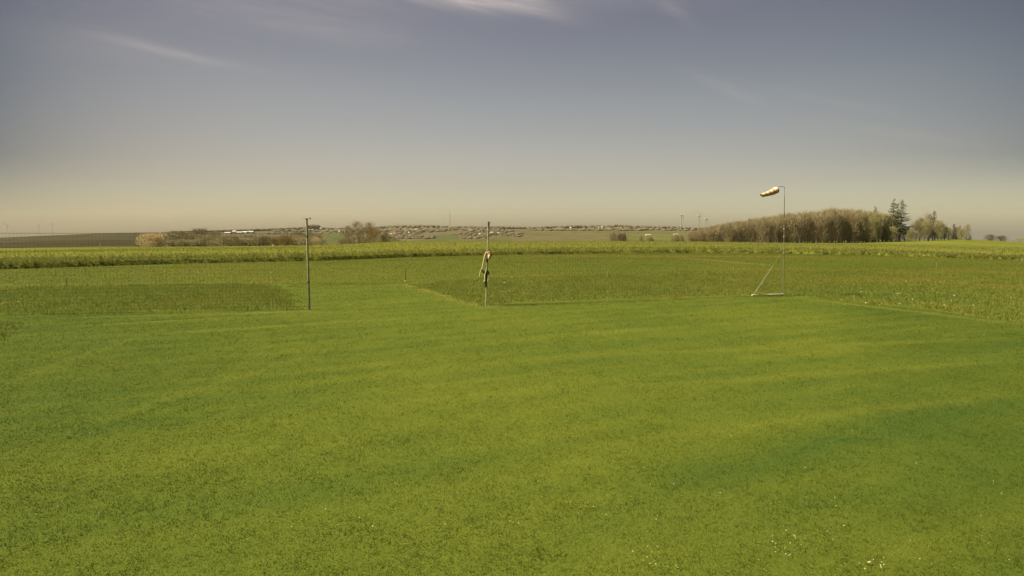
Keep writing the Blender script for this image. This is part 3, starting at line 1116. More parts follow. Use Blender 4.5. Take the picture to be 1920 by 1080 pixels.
x = a_of(1612) * 284; s9.location = (x, 284, hz(x, 284)); s9.scale = (.45, .45, (zrow(392, 284) - hz(x, 284)) / 17)

G3 = 'thin budding trees between the spruces'
for (px, tp, wsc, lab) in ((1702, 431, .55, None), (1711, 413, .55, None), (1718, 409, .6, None), (1727, 416, .6, None), (1735, 418, .6, None), (1752, 414, .6, None),
                           (1758, 420, .6, None), (1764, 424, .55, None), (1772, 427, .55, None), (1785, 426, .55, None), (1690, 425, .6, None), (1699, 437, .6, None),
                           (1746, 424, .7, None), (1795, 430, .5, None), (1678, 428, .7, None), (1668, 425, .7, None), (1655, 412, .8, None)):
    put(protos[random.randrange(5, 8)], USED, px, 269 + random.uniform(-3, 6), tp, 'thin olive budding tree among the spruces at the end of the wood', G3, 14, wsc)
put(protos[2], USED, 1733, 272, 401, 'tall bare round crowned tree left of the lone spruce', G3, 14, .75)
put(protos[1], USED, 1805, 273, 421, 'bare see-through tree at the far right tip of the wood', G3, 14, .55)
bush = [bare_tree('bare_tree', 9, 8.5, 80 + i, M_BUSH, 1900, 'x', 'tree', 'two lone trees on the right skyline', .1, (.6, 1.5), .05) for i in range(2)]
for bo, px, tp, lab in ((bush[0], 1849, 440, 'lone bare tree on the right skyline, nearer to the wood'), (bush[1], 1871, 442, 'lone bare tree on the right skyline, farther from the wood')):
    bo['label'] = lab
    Yb = 345
    put(bo, USED, px, Yb, None)
    zt = zrow(tp, Yb); bo.scale = (.75, .75, (zt - bo.location.z) / 9)
bl = bare_tree('bare_shrub', 3, 9, 91, M_TWIG_G, 700, 'low shrub on the skyline at the right edge of the picture', 'shrub', None, .03, (.4, 1.0), .05, 5)
put(bl, USED, 1905, 330, None); bl.scale = (.6, .6, .9)

# left and centre: trees standing just beyond the crop
bt = bare_tree('blossom_tree', 9, 11.5, 40, M_BLOSSOM, 5200, 'broad orange beige blossoming tree beyond the crop on the left', 'tree', None, .05, (.25, .7), .13, 9, .8)
put(bt, USED, 291, 235, 436.5, h0=9.0, wscale=1.0)
G4 = 'big bare trees on the crest left of the middle pole'
for i, (px, tp, wsc, mt, lab, Y0) in enumerate(((655, 424, .70, M_TWIG, 'bare grey tree, leftmost of the group on the crest', 262), (674, 416, .85, M_TWIG, 'tallest bare tree of the group on the crest', 258),
                                        (694, 418, .75, M_TWIG, 'bare tree with open crown right of the tallest one on the crest', 264),
                                        (703, 427, .75, M_TWIG_Y, 'yellowish budding tree in front of the bare trees on the crest', 255))):
    tr = bare_tree('bare_tree' if i < 3 else 'budding_tree', 13, 9.5, 200 + i, mt, 1500 if i < 3 else 2200, lab, 'tree', G4, .22, (.8, 2.0), .04)
    put(tr, USED, px, Y0, tp, h0=13, wscale=wsc)
tr = bare_tree('bare_tree', 7, 6, 215, M_TWIG, 1400, 'small dark round bare tree right of the crest group', 'tree', None, .12, (.5, 1.2), .05)
put(tr, USED, 725, 256, 436, h0=7, wscale=.85)
tr = bare_tree('bare_shrub', 4, 7, 217, M_TWIG_G, 900, 'low pale shrub left of the crest group of bare trees', 'shrub', None, .04, (.4, 1.0), .05)
put(tr, USED, 646, 236, 452, h0=4, wscale=.5)
tr = bare_tree('budding_bush', 6, 7, 221, M_TWIG_Y, 1800, 'wide orange budding bush in the trees left of the left pole', 'bush', None, .04, (.4, 1.2), .06)
put(tr, USED, 540, 250, 443, h0=6, wscale=1.2)
tr2 = bare_tree('budding_bush', 6, 6, 222, M_TWIG_Y, 1500, 'narrow orange bush between the white farm buildings and left pole', 'bush', None, .04, (.4, 1.2), .06)
put(tr2, USED, 517, 255, 447, h0=6, wscale=.8)
tr3 = bare_tree('budding_bush', 6, 6, 223, M_BLOSSOM, 800, 'pale blossoming bush just right of the left pole', 'bush', None, .04, (.3, .8), .05)
put(tr3, USED, 595, 240, 444, h0=6, wscale=.75)
tr4 = bare_tree('budding_bush', 6, 6, 224, M_TWIG_Y, 900, 'faint tan bush beyond the crop below the white farm buildings', 'bush', None, .04, (.4, 1.2), .05)
put(tr4, USED, 448, 262, 444, h0=6, wscale=.6)
G5 = 'bare trees in the valley behind the crop on the left'
LB5 = 'bare brown tree in the valley woods behind the crop, left half'
vp = [bare_tree('bare_tree', 14, 8, 130 + i, M_TWIG_L, 1800, LB5, 'tree', G5, .06, (.8, 2.2), .036) for i in range(4)]
for (x0, x1, n, t0, t1, Y0) in ((322, 420, 15, 433.5, 441, 360), (325, 470, 14, 440, 452, 320), (440, 580, 15, 438, 449, 350), (455, 604, 15, 442, 454, 310), (560, 604, 6, 432, 446, 360),
                                (640, 760, 10, 440, 449, 380), (412, 470, 5, 444, 452, 380)):
    for i in range(n):
        px = x0 + (x1 - x0) * (i + random.random()) / n
        put(vp[random.randrange(0, 4)], USED, px, Y0 + random.uniform(-15, 15), random.uniform(t0, t1), LB5, G5, 14, random.uniform(1.2, 1.8))
for px, tp in ((372, 430), (380, 428.5), (388, 429)):
    put(vp[random.randrange(0, 4)], USED, px, 372, tp, 'taller bare tree in the hump of the valley woods right of the blossoming tree', 'trees of the hump in the valley woods', 14, 1.1)
G6 = 'bare scrub patch on the slope'
LB6 = 'bare mauve brown tree in the square thicket left of the windsock wood'
for i in range(16):
    put(protos[random.randrange(0, 5)], USED, random.uniform(1145, 1168), 430 + random.uniform(-12, 12), random.uniform(434, 438), LB6, G6, 14, .9)
for i in range(6):
    put(protos[random.randrange(3, 8)], USED, random.uniform(1200, 1220), 430 + random.uniform(-12, 12), random.uniform(442, 446), 'small round bush on the pale green slope left of the wood', 'small bushes on the green slope', 14, .7)
for i in range(8):
    put(protos[random.randrange(3, 8)], USED, random.uniform(1258, 1292), 420 + random.uniform(-12, 12), random.uniform(440, 444), 'low bare tree at the tapering left tip of the windsock wood', 'low trees at the left tip of the wood', 14, .8)

# ------------------------------------------------------------------ far wood on the ridge (stuff)
mb = MB()
ICO = None


def crown(c, rx, rz_, tint, r):
    # a ragged little crown: distorted octahedral shell
    n_ = 6
    vs = [c + Vector((0, 0, rz_ * r.uniform(.85, 1.15)))]
    for lvl, k in ((.45, .8), (-.3, 1.0)):
        for i in range(n_):
            th = 2 * math.pi * (i + r.uniform(-.3, .3)) / n_
            q_ = k * r.uniform(.75, 1.2)
            vs.append(c + Vector((math.cos(th) * rx * q_, math.sin(th) * rx * q_, rz_ * (lvl + r.uniform(-.12, .12)))))
    vs.append(c + Vector((0, 0, -rz_ * 1.2)))
    fs = []
    for i in range(n_):
        j = (i + 1) % n_
        fs += [(0, 1 + i, 1 + j), (1 + i, 1 + n_ + i, 1 + n_ + j), (1 + i, 1 + n_ + j, 1 + j), (1 + n_ + i, 2 * n_ + 1, 1 + n_ + j)]
    mb.add(vs, fs, tint, 0)


rr_ = random.Random(3)
SKX = [330, 380, 450, 520, 575, 582, 590, 600, 604, 625, 650, 700, 712, 730, 750, 790, 820, 850, 880, 900, 930, 960, 1000, 1040, 1075, 1120, 1130, 1150, 1175, 1200, 1250, 1300, 1340]
SKT = [434, 432, 430, 427.5, 425, 421, 420, 421, 425.5, 427, 426.5, 427, 424, 422.5, 421.5, 421.5, 422, 424, 423.5, 424.5, 423.5, 424.5, 425, 423, 421.5, 421.5, 422.5, 420.5, 421.5, 423, 423.5, 425.5, 426]
for i in range(1500):
    px = rr_.uniform(330, 1345)
    a = a_of(px)
    rd = float(np.interp(a, KA, RIDGE))
    Yt = rd * rr_.uniform(.975, 1.0)
    x = a * Yt
    gz = hz(x, Yt)
    top = zrow(float(np.interp(px, SKX, SKT)) + abs(rr_.gauss(0, .7)), Yt)
    hgt = max(3.0, top - gz)
    rx = rr_.uniform(6.5, 14)
    crown(Vector((x, Yt, gz + hgt * .5)), rx, hgt * .52, rr_.random(), rr_)
for i in range(4200):
    px = rr_.uniform(420, 1300)
    py = rr_.uniform(426, 448)
    hn = math.sin(px * .051 + 1.3 * math.sin(py * .33)) + .8 * math.sin(px * .017 + py * .42 + 2)
    if hn < (-1.0 if py < 434.5 else (-.35 if px < 1000 else .2)):
        continue
    if 603 < px < 656 and py > 437 or 812 < px < 865 and py > 440 or (px > 980 and py > 433):
        continue
    p = ground_hit(px, py, 500)
    if p.y > 2650 or p.y < 700:
        continue
    s = rr_.uniform(2.2, 5.0) if py < 435 else rr_.uniform(1.4, 2.6)
    crown(p + Vector((0, 0, s * .6)), s * rr_.uniform(2.0, 4.0), s * .9, rr_.random(), rr_)
fw = mb.build('far_wood', M_FARWOOD, None, True)
tag(fw, 'hazy brown woods and hedges covering the far ridge', 'woodland', kind='stuff')

# ------------------------------------------------------------------ village on the far slope
CL = {
    'A': ('long pale farm building in the row of white barns left of the left pole', 'white farm buildings on the left slope'),
    'B': ('small white house on the left skyline between the barns and left pole', 'white houses on the left skyline'),
    'E': ('small pale house in the village between the left pole and crest trees', 'village houses right of the left pole'),
    'T': ('small pale house seen through the bare crest trees', 'houses behind the crest trees'),
    'F': ('white gabled house in the cluster right of the small round tree', 'white gabled houses right of the crest trees'),
    'G': ('scattered pale house on the brown slope near the middle pole', 'scattered houses around the middle pole'),
    'H': ('pale house among the ridge woods right of the middle pole', 'houses in the ridge woods right of the middle pole'),
    'I': ('tiny white house in the row below the ridge left of the turbines', 'row of white houses under the ridge'),
}
HOUSES = [('A', 428, 439.5, 9, 3), ('A', 439.6, 439, 5, 5), ('A', 449, 439, 9, 3.5), ('A', 460, 439, 9, 4), ('A', 470, 438, 10, 3.5),
          ('B', 480, 431, 5, 1.6), ('B', 497, 430.3, 4, 1.6), ('B', 508, 430, 5, 1.6), ('B', 520, 430.5, 3, 3), ('B', 527, 430, 3, 3), ('B', 534, 429.5, 3, 3), ('B', 541, 428.5, 3, 2.5),
          ('B', 559, 427.5, 2.5, 2.5), ('B', 567, 427, 10, 3.4), ('B', 570, 440.5, 4, 3.4),
          ('E', 585.8, 433, 3, 2.4), ('E', 593, 430, 2.2, 2.2), ('E', 594, 434, 2.2, 2.2), ('E', 601.6, 431, 3, 3), ('E', 606, 430, 2.5, 2), ('E', 608.5, 435, 5, 2.2), ('E', 617, 439, 2.2, 2.6),
          ('E', 621, 436, 4, 2.2), ('E', 636, 435.5, 3, 2.4), ('E', 635, 440, 2, 2), ('E', 640, 437, 2, 2), ('E', 647.6, 437, 1.5, 4), ('E', 628, 432, 2.5, 1.8), ('E', 613, 431, 2.5, 1.8),
          ('T', 669.5, 426, 3.5, 2), ('T', 683, 426, 4.5, 2.6), ('T', 668, 430, 2.5, 1.8), ('T', 681.5, 439, 3, 2.5), ('T', 686, 441, 3, 3), ('T', 705, 440, 3, 2.2), ('T', 710, 431.5, 6, 2.6),
          ('F', 734, 441, 2.5, 2.4), ('F', 740.6, 437.5, 3, 2.4), ('F', 740, 440.5, 3, 2.2), ('F', 748, 440, 5, 4), ('F', 758, 441, 4, 3.4), ('F', 766.6, 440, 2, 4), ('F', 751.5, 427.7, 3, 2.4), ('F', 757, 427.3, 2.6, 1.8),
          ('G', 786.5, 427, 2.5, 2), ('G', 780.7, 431.5, 8, 1.6), ('G', 803, 427.3, 3, 2), ('G', 833, 423.5, 5, 1.8), ('G', 868, 431.5, 7, 3.4), ('G', 863, 439, 1.5, 3), ('G', 899.5, 441, 2, 3),
          ('G', 909.5, 440.6, 2, 2.4), ('G', 922, 438, 5, 2.2), ('G', 934.7, 437.3, 4, 1.4), ('G', 826, 432.6, 2, 1.6),
          ('H', 1034, 427, 3, 1.6), ('H', 1070, 431, 2, 4), ('H', 1089, 426.2, 4, 1.8), ('H', 1100, 427, 3, 2), ('H', 1124.6, 429, 4, 3.8), ('H', 1129, 428.4, 2, 3),
          ('I', 1153, 428.5, 2.4, 2), ('I', 1158.5, 428.5, 2.4, 2), ('I', 1164, 428.5, 2.2, 2.2), ('I', 1174, 428.6, 2.2, 2.4), ('I', 1197.5, 430, 2.4, 2.2), ('I', 1210, 430, 4.5, 2.2), ('I', 1221, 430.4, 5.5, 1.5),
          ('I', 1247, 426, 3.4, 1.8), ('G', 1215, 441.5, 8, 1.6), ('G', 1267, 440.5, 7, 1.4)]
hr = random.Random(11)
for (cl, px, py, wpx, hpx) in HOUSES:
    p = ground_hit(px, py, 700, 2590)
    k = p.y / F
    wdt, hh = wpx * k * 1.15, hpx * k * 1.35
    lab, grp = CL[cl]
    if px in (1215, 1267):
        lab, grp = 'long low pale shed on the green slope left of the wood', 'low sheds on the green slope'
    h = empty('house' if cl != 'A' else 'barn', (p.x, p.y, p.z), lab, 'house' if cl != 'A' else 'barn', grp, hr.uniform(-.25, .25))
    dp = max(7.0, min(wdt * .8, 14))
    wh = hh * .66
    m1 = MB()
    m1.box((0, 0, wh / 2 - 1), (wdt, dp, wh + 2))
    # gables close the wall under the roof
    ry = wh
    m1.add([(-wdt / 2, -dp / 2, ry), (-wdt / 2, dp / 2, ry), (-wdt / 2, 0, hh)], [(0, 2, 1)])
    m1.add([(wdt / 2, -dp / 2, ry), (wdt / 2, dp / 2, ry), (wdt / 2, 0, hh)], [(0, 1, 2)])
    m1.build('wall', M_WALLS[hr.choice((0, 0, 0, 1, 2))], h)
    m2 = MB()
    e, th = wdt * .03 + .15, .25
    for sgn in (-1, 1):
        y0 = sgn * (dp / 2 + .4)
        vs = [(-wdt / 2 - e, y0, ry - .1), (wdt / 2 + e, y0, ry - .1), (wdt / 2 + e, 0, hh), (-wdt / 2 - e, 0, hh)]
        vs += [(a_, b_, c_ + th) for a_, b_, c_ in vs]
        m2.add(vs, [(0, 1, 2, 3), (7, 6, 5, 4), (0, 4, 5, 1), (1, 5, 6, 2), (3, 2, 6, 7), (0, 3, 7, 4)])
    rm = M_ROOFS[3] if cl == 'A' or wpx >= 7 and px > 1200 else M_ROOFS[hr.choice((0, 1, 2, 3, 3))]
    m2.build('roof', rm, h)
    if wpx < 9 and hr.random() < .6:
        m3 = MB()
        m3.box((wdt * .2, dp * .12, hh + .3), (.8, .8, 2.0))
        m3.build('chimney', M_ROOFS[1], h)


# ------------------------------------------------------------------ wind turbines and radio mast
def turbine(px, hub_py, Y, tower_px, rot, ang, label, m, rotor_px, group):
    x = a_of(px) * Y
    z0 = hz(x, Y)
    hub = zrow(hub_py, Y) - z0
    k = Y / F
    o = empty('wind_turbine', (x, Y, z0), label, 'wind turbine', group, rot)
    mb_ = MB(); r = tower_px * k / 2
    mb_.tube([(0, 0, -2), (0, 0, hub * .5), (0, 0, hub)], [r * 1.25, r, r * .75], 12)
    mb_.build('tower', m, o, True)
    mb_ = MB()
    mb_.tube([(0, 7, hub + 1), (0, 5, hub + 1), (0, -3.5, hub + 1), (0, -4.5, hub + 1)], [1.0, 2.2, 2.2, 1.2], 10)
    mb_.build('nacelle', m, o, True)
    hb = MB()
    hb.tube([(0, -4.4, hub + 1), (0, -6, hub + 1), (0, -7.2, hub + 1)], [1.7, 1.5, .4], 10)
    hbo = hb.build('hub', m, o, True)
    Lb = rotor_px * k
    for i in range(3):
        th = ang + i * 2 * math.pi / 3
        d = Vector((math.sin(th), 0, math.cos(th)))
        s = Vector((math.cos(th), 0, -math.sin(th)))
        c0 = Vector((0, -5.6, hub + 1))
        bb = MB()
        vs = []
        for t_, wd in ((.02, .9), (.12, 1.9), (.25, 2.2), (.6, 1.3), (1, .3)):
            c = c0 + d * Lb * t_
            vs += [c - s * wd * .35 + Vector((0, .25 * wd, 0)), c + s * wd * .65, c - s * wd * .35 - Vector((0, .25 * wd, 0))]
        fs = []
        for j in range(4):
            for q_ in range(3):
                q2 = (q_ + 1) % 3
                fs.append((j * 3 + q_, j * 3 + q2, j * 3 + 3 + q2, j * 3 + 3 + q_))
        fs += [(0, 2, 1), (12, 13, 14)]
        bb.add(vs, fs)
        bb.build('blade', m, hbo)


G7, G8 = 'distant wind turbines on the left', 'white wind turbines before the ridge'
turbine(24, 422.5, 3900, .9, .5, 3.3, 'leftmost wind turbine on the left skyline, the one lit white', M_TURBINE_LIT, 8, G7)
turbine(82, 423.5, 4300, .6, .4, .6, 'small dark wind turbine, middle one of the left three', M_GREYPAINT, 5, G7)
turbine(107, 420, 4300, .6, .6, .9, 'small dark wind turbine, rightmost of the left three', M_GREYPAINT, 5, G7)
turbine(1274, 404, 2250, 1.7, .9, .3, 'white wind turbine before the ridge, farthest from the wood', M_TURBINE, 15, G8)
turbine(1306, 406, 2350, 1.4, .9, 1.2, 'white wind turbine before the ridge, middle one of three', M_TURBINE, 14, G8)
turbine(1319, 411, 2500, 1.2, .9, 2.0, 'white wind turbine closest to the windsock wood', M_TURBINE, 12, G8)

Y = 2610.0
x = a_of(845) * Y
z0 = hz(x, Y)
mast = empty('radio_mast', (x, Y, z0), 'tall thin lattice radio mast on the ridge left of the middle pole', 'radio mast')
Hm = zrow(391, Y) - z0
mb = MB()
rl = 1.1
legs = [(rl * math.cos(t_), rl * math.sin(t_)) for t_ in (.3, .3 + 2.094, .3 + 4.189)]
for lx, ly in legs:
    mb.tube([(lx, ly, -1), (lx, ly, Hm * .72)], .3, 5)
mb.build('lattice_legs', M_GREYPAINT, mast)
mb = MB()
nb = 16
for i in range(nb):
    za, zb = Hm * .72 * i / nb, Hm * .72 * (i + 1) / nb
    for k in range(3):
        p, q_ = legs[k], legs[(k + 1) % 3]
        mb.tube([(p[0], p[1], za), (q_[0], q_[1], zb)], .14, 4)
mb.build('bracing', M_GREYPAINT, mast)
mb = MB()
mb.tube([(0, 0, Hm * .7), (0, 0, Hm)], [.55, .3], 6)
mb.build('antenna', M_GREYPAINT, mast)
mb = MB()
mb.tube([(0, 0, Hm * .36), (0, 0, Hm * .40)], [2.0, 2.0], 10)
mb.build('platform', M_GREYPAINT, mast)

# ------------------------------------------------------------------ net poles, nets, windsock
PL = flat(580, 581)
PM = flat(911, 573)
PW = flat(1469, 554.5)


def pole_top(base, px, py):
    t_ = at(px, py, base.y)
    return t_


G9 = 'tall net poles'
# left post
o = empty('net_pole', PL, 'thick round wooden net pole at the left side of the path', 'pole', G9)
tp = pole_top(PL, 575, 411) - PL
mb = MB()
mb.tube([(0, 0, -.3), tuple(Vector((tp.x * .5, 0, tp.z * .5))), tuple(tp)], [.048, .042, .037], 14)
mb.build('post', M_POST, o, True)
mb = MB()
mb.tube([tuple(tp - Vector((0, 0, .03))), tuple(tp + Vector((0, 0, .02)))], [.043, .040], 14)
mb.build('cap', M_DARK, o, True)
mb = MB()
mb.tube([tuple(tp + Vector((-.16, 0, .035))), tuple(tp + Vector((.13, 0, .035)))], .006, 6)
mb.tube([tuple(tp + Vector((.11, 0, .035))), tuple(tp + Vector((.165, 0, .035)))], [.026, .02], 8)
mb.build('pulley_arm', M_DARK, o)
for zc in (1.1, 2.9):
    c = tp * (zc / tp.z)
    mb = MB()
    mb.tube([tuple(c - Vector((0, 0, .02))), tuple(c + Vector((0, 0, .02)))],   .050, 12)
    mb.tube([tuple(c + Vector((-.05, 0, 0))), tuple(c + Vector((-.10, 0, 0)))], .008, 6)
    mb.build('clamp', M_DARK, o)
# middle pole: two tubes, the thinner one slid into the lower
o = empty('net_pole', PM, 'slim leaning metal net pole at the right side of the path', 'pole', G9)
tm_ = pole_top(PM, 915.5, 424) - PM
tt = pole_top(PM, 916.5, 417) - PM
mb = MB()
mb.tube([(0, 0, -.3), tuple(tm_)], [.030, .027], 12)
mb.build('tube', M_POST, o, True)
mb = MB()
mb.tube([tuple(tm_ + Vector((.015, 0, -.12))), tuple(tt)], .036, 12)
mb.build('sleeve', M_DARK, o, True)
mb = MB()
mb.tube([tuple(tt + Vector((0, 0, -.005))), tuple(tt + Vector((0, 0, .03)))], [.045, .040], 12)
mb.build('cap', M_DARK, o, True)

# bundle tied to the middle pole
o = empty('net_bundle', PM, 'bundle of dark netting with pale straps tied to the middle pole', 'net')


def bp(px, py, dy=-.06):
    p = at(px, py, PM.y + dy)
    return p - PM


mb = MB()
pts, rads = [], []
for py, px, r_ in ((476, 913.6, .02), (482, 913.4, .05), (492, 912.8, .038), (504, 912.4, .045), (511, 912.2, .075), (516, 911.8, .05), (524, 911.0, .045), (532, 910.4, .05), (538, 910.0, .02)):
    pts.append(bp(px, py, -.03)); rads.append(r_)
mb.tube(pts, rads, 9)
for v in range(len(mb.v)):
    x_, y_, z_ = mb.v[v]
    mb.v[v] = (x_ + random.uniform(-.014, .014), y_ + random.uniform(-.014, .014), z_)
mb.build('rolled_net', M_NETROLL, o)
mb = MB()
for (a_, b_, r_) in (((903, 506), (909.5, 513), .045), ((912.5, 508), (917.5, 513.5), .05)):
    mb.tube([bp(*a_, -.05), (bp(*a_, -.08) + bp(*b_, -.08)) / 2, bp(*b_, -.05)], [r_ * .6, r_ * 1.2, r_ * .5], 8)
mb.build('net_fold', M_NETROLL, o)
for (pp, r_) in (([(917.5, 472), (914, 474), (911.5, 472.8), (909, 478), (907, 488), (905.4, 496), (904, 504)], .020),
                 ([(908, 483), (906.8, 492), (904.5, 500), (901, 508), (898.3, 519)], .013),
                 ([(912.8, 500), (911.5, 508), (909.5, 514), (909, 522), (909.5, 526), (906.5, 528)], .021),
                 ([(915.6, 520), (914.8, 526), (912.6, 529.5)], .014)):
    mb = MB()
    mb.tube([bp(*q_, -.11) for q_ in pp], r_, 7)
    mb.build('strap', M_STRAP, o, True)
mb = MB()   # red edged white pad
c = bp(917.2, 480.5, -.12)
mb.tube([c + Vector((-.03, 0, -.135)), c + Vector((-.02, 0, -.08)), c + Vector((.012, 0, .02)), c + Vector((.02, 0, .10)), c + Vector((.0, 0, .135))], [.02, .06, .095, .085, .03], 10)
mb.build('red_wrap', M_RED, o, True)
mb = MB()
c2 = c + Vector((.006, -.065, -.01))
mb.tube([c2 + Vector((-.035, 0, -.10)), c2 + Vector((-.01, 0, -.03)), c2 + Vector((.015, 0, .04)), c2 + Vector((.012, 0, .09))], [.018, .045, .058, .022], 10)
mb.build('white_flap', M_WHITE, o, True)
mb = MB()
c = bp(912.3, 496, -.12)
mb.box(tuple(c), (.055, .02, .17))
mb.build('tag', M_WHITE, o)


def net(x0, y0, x1, y1, top0, top1, sag, label, name='safety_net', cell=.13, hgt0=.02, rope=.007):
    root = empty(name, (x0, y0, 0), label, 'net', 'safety nets')
    dx, dy = x1 - x0, y1 - y0
    Ln = math.hypot(dx, dy)
    nx = int(Ln / cell)
    top = lambda u: top0 + (top1 - top0) * u - sag * 4 * u * (1 - u)
    P = lambda u, v: Vector((dx * u, dy * u + .03 * math.sin(u * 9) * math.sin(v * 3.1), hgt0 + (top(u) - hgt0) * v))
    m_ = MB()
    for i in range(1, nx):
        u = i / nx
        m_.tube([P(u, 0), P(u, .5), P(u, 1)], .0018, 3, False)
    ny = int(max(top0, top1) / cell)
    for j in range(1, ny):
        v = j / ny
        m_.tube([P(i / 16, v) for i in range(17)], .0018, 3, False)
    m_.build('mesh', M_ROPE, root)
    m_ = MB()
    m_.tube([P(i / 30, 1) for i in range(31)], rope, 6)
    m_.build('top_rope', M_ROPE, root)
    m_ = MB()
    m_.tube([P(i / 30, 0) + Vector((0, 0, .010 + .006 * math.sin(i * 2.3))) for i in range(31)], .005, 6)
    m_.build('bottom_rope', M_ROPE, root)
    return root


LE = flat(-190, 595)
net(PL.x - .06, PL.y, LE.x, LE.y, 3.0, 3.02, .0, 'dark mesh safety net stretching left from the left pole')
o = empty('net_pole', LE, 'wooden net pole outside the left edge holding the net end', 'pole', G9)
mb = MB(); mb.tube([(0, 0, -.3), (0, 0, 3.5)], [.06, .05], 14); mb.build('post', M_POST, o, True)
net(PM.x + .05, PM.y, PW.x - .05, PW.y, 3.0, 3.0, .12, 'dark mesh safety net between the middle pole and windsock pole', rope=.0025)

# windsock pole
o = empty('windsock_pole', PW, 'thin grey windsock mast with slanting brace and ground bar', 'pole')
top = at(1471, 351, PW.y) - PW
mid1 = top * .42
mb = MB(); mb.tube([(0, 0, -.2), tuple(mid1 * 1.04)], [.024, .021], 10); mb.build('lower_tube', M_MAST, o, True)
mb = MB(); mb.tube([tuple(mid1 * .97), tuple(top)], [.015, .011], 10); mb.build('upper_tube', M_MAST, o, True)
for k in (.40, .55, .62):
    c = top * k
    mb = MB(); mb.tube([tuple(c - Vector((0, 0, .035))), tuple(c + Vector((0, 0, .035)))], .033, 10); mb.build('clamp', M_STEEL, o, True)
arm_end = at(1461, 349.2, PW.y) - PW
mb = MB(); mb.tube([tuple(top - Vector((0, 0, .02))), tuple(top + Vector((-.02, 0, .012))), tuple(arm_end)], .011, 8); mb.build('swivel_arm', M_DARK, o, True)
b0 = flat(1411, 556) - PW
b1 = at(1463, 478, PW.y - .05) - PW
mb = MB(); mb.tube([tuple(b0 + Vector((0, 0, .0))), tuple(b0.lerp(b1, .7))], [.014, .012], 8); mb.tube([tuple(b0.lerp(b1, .69)), tuple(b1), tuple(top * .41)], .006, 8)
mb.build('brace', M_BRACE, o, True)
mb = MB()
mb.tube([tuple(b0 + Vector((-.03, 0, .07))), (0, 0, .07)], .034, 10)
mb.build('ground_bar', M_STRAP, o, True)

# the windsock itself
ws0 = at(1456.0, 356.0, PW.y - .05)
ws1 = at(1427.5, 366.2, PW.y - .35)
o = empty('windsock', ws0, 'orange and white banded windsock blowing to the left', 'windsock')
ax = ws1 - ws0
nb = 7
names = []
d = ax.normalized()
u = d.orthogonal().normalized(); v = d.cross(u)
u = Vector((0, 1, 0)); v = d.cross(u).normalized(); u = v.cross(d)


def ringpts(s, k=1.0):
    r_ = (.155 - .075 * s) * k
    c = ax * s + Vector((0, 0, -.035 * math.sin(math.pi * s)))
    return [c + (u * math.cos(2 * math.pi * i / 16) + v * math.sin(2 * math.pi * i / 16)) * r_ * (1 + .05 * math.sin(3 * i + s * 9)) for i in range(16)]


edges = [0, .22, .31, .46, .55, .70, .79, 1.0]
for bi in range(7):
    s0, s1 = edges[bi], edges[bi + 1]
    steps = 3 if bi % 2 == 0 else 2
    rings = []
    for j in range(steps + 1):
        s = s0 + (s1 - s0) * j / steps
        bulge = (1.03 if 0 < j < steps else 1.0) if bi % 2 == 0 else .97
        rings.append(ringpts(s, bulge))
    mb = MB()
    vs = [p for r_ in rings for p in r_]
    inner = [p + (ax * (edges[bi] + edges[bi + 1]) / 2 - p) * .02 for p in vs]
    fs = [(j * 16 + i, j * 16 + (i + 1) % 16, (j + 1) * 16 + (i + 1) % 16, (j + 1) * 16 + i) for j in range(steps) for i in range(16)]
    mb.add(vs, fs)
    mb.build('white_band' if bi % 2 == 0 else 'orange_band', M_WHITE if bi % 2 == 0 else M_ORANGE, o, True)
# orange strip covering the lower side of the bands
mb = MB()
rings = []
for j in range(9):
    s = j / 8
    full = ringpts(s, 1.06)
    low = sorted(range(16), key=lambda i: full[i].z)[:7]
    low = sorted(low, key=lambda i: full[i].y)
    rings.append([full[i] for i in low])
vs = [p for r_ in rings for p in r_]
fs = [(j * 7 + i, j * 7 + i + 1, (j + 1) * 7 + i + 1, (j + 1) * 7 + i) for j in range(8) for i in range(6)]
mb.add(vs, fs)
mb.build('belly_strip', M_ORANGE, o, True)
mb = MB()
rp = ringpts(0, 1.02)
mb.tube(rp + [rp[0]], .008, 6, False)
mb.build('mouth_ring', M_DARK, o)
mb = MB()
hook = PW + arm_end - ws0
for i in (0, 5, 10):
    mb.tube([rp[i], hook + Vector((-.10, 0, -.09))], .003, 4)
mb.tube([hook + Vector((-.10, 0, -.09)), hook], .004, 4)
mb.build('bridle', M_DARK, o)

# ------------------------------------------------------------------ small stakes at the runway edge
G10 = 'thin marker stakes along the runway edge'


def stake(px, base_py, top_py, label, m, r=.012, dots=(), lean=0.0):
    b_ = flat(px, base_py)
    o_ = empty('marker_stake', b_, label, 'stake', G10)
    hh_ = z_at(top_py, b_.y)
    mb_ = MB()
    mb_.tube([(0, 0, -.1), (lean * .5, 0, hh_ * .5), (lean, 0, hh_)], [r, r, r * .8], 7)
    mb_.build('rod', m, o_)
    for zk in dots:
        mb_ = MB()
        mb_.tube([(lean * zk, 0, hh_ * zk - .05), (lean * zk, 0, hh_ * zk + .05)], r * 2.6, 8)
        mb_.build('white_ring', M_WHITE, o_)


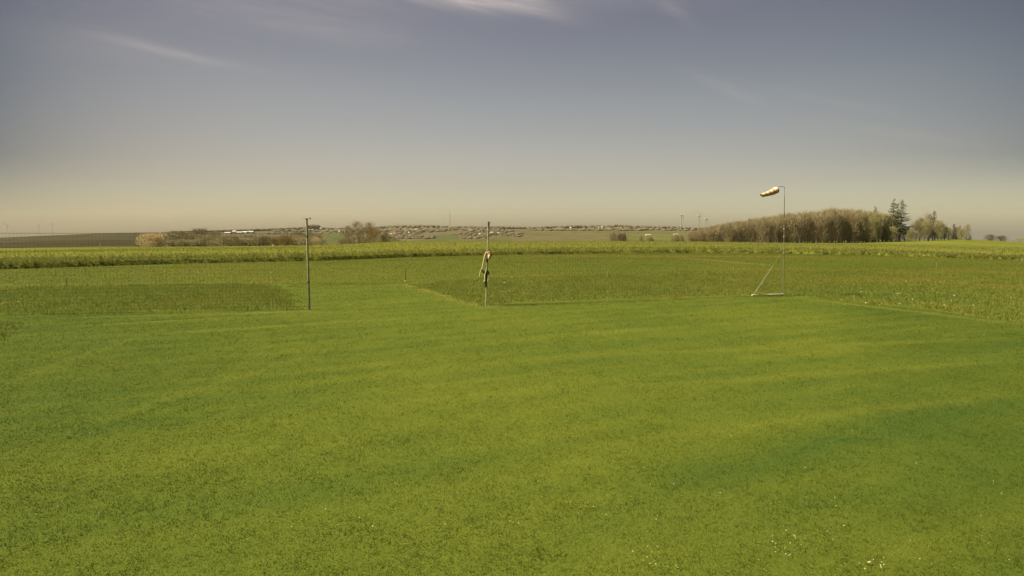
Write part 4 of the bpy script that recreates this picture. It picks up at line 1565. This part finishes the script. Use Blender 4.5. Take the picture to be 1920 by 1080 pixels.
stake(126, 537, 521, 'dark slanting stake at the back of the left rough grass', M_DARK, .014, (), -.02)
stake(291, 535, 519, 'thin faint stake in the rough grass below the blossoming tree', M_STEEL, .007)
stake(509.5, 530, 511, 'thin stake with white rings left of the left pole', M_STEEL, .008, (.97, .45, .08))
stake(760, 528, 507, 'dark stake at the path corner between the two poles', M_DARK, .018, (.02,), .03)
stake(960, 521, 505, 'dark stake just right of the middle pole', M_DARK, .012, (.06,))
stake(1139, 516, 506, 'short faint stake in front of the crop right of centre', M_STEEL, .010, (.05,))
stake(1755, 505, 492, 'faint stake before the crop near the right edge', M_STEEL, .008)
o = empty('marker_flag', flat(1916, 491), 'small pale flag on the runway at the right picture edge', 'flag')
mb = MB(); mb.tube([(0, 0, -.05), (0, 0, .35)], .012, 6); mb.build('rod', M_STEEL, o)
mb = MB(); mb.box((.05, 0, .24), (.12, .012, .26)); mb.build('cloth', M_WHITE, o)
x, y = a_of(193) * 190, 190
o = empty('marker_flag', (x, y, hz(x, y)), 'small white slanting flag above the crop left of the blossoming tree', 'flag')
zt = zrow(457, y) - hz(x, y)
mb = MB(); mb.tube([(0, 0, -.1), (-.2, 0, zt)], .03, 6); mb.build('rod', M_STEEL, o)
mb = MB(); mb.add([(-.35, 0, zt - .75), (-.1, 0, zt - .75), (.35, 0, zt), (.1, 0, zt + .05), (-.35, .05, zt - .75), (-.1, .05, zt - .75), (.35, .05, zt), (.1, .05, zt + .05)],
                  [(0, 1, 2, 3), (7, 6, 5, 4), (0, 4, 5, 1), (1, 5, 6, 2), (2, 6, 7, 3), (3, 7, 4, 0)]); mb.build('cloth', M_WHITE, o)
for px, py, lab in ((422.5, 462.5, 'white marker stone showing above the crop below the white barns'), (512, 458.5, 'pale marker stone above the crop below the orange bushes')):
    Yb = 178
    p = at(px, py, Yb)
    mb = MB()
    zb = hz(p.x, Yb) - .2
    hgt = p.z - zb
    mb.tube([(p.x, Yb, zb), (p.x, Yb, zb + hgt * .6), (p.x + .05, Yb, zb + hgt)], [.26, .24, .14], 7)
    tag(mb.build('marker_stone', M_WHITEPAINT), lab, 'stone')

# ------------------------------------------------------------------ haze
mb = MB()
mb.box((0, 2300, 70), (9000, 5200, 220))
HZ = bpy.data.materials.new('haze_air')
HZ.use_nodes = True
HZ.node_tree.nodes.clear()
vo = HZ.node_tree.nodes.new('ShaderNodeVolumePrincipled')
vo.inputs['Color'].default_value = (.95, .88, .70, 1)
vo.inputs['Density'].default_value = 0.00004
vo.inputs['Anisotropy'].default_value = 0.2
oo = HZ.node_tree.nodes.new('ShaderNodeOutputMaterial')
HZ.node_tree.links.new(vo.outputs[0], oo.inputs['Volume'])
hzo = mb.build('haze', HZ)
tag(hzo, 'thin pale haze in the air over the fields', 'haze', kind='stuff')
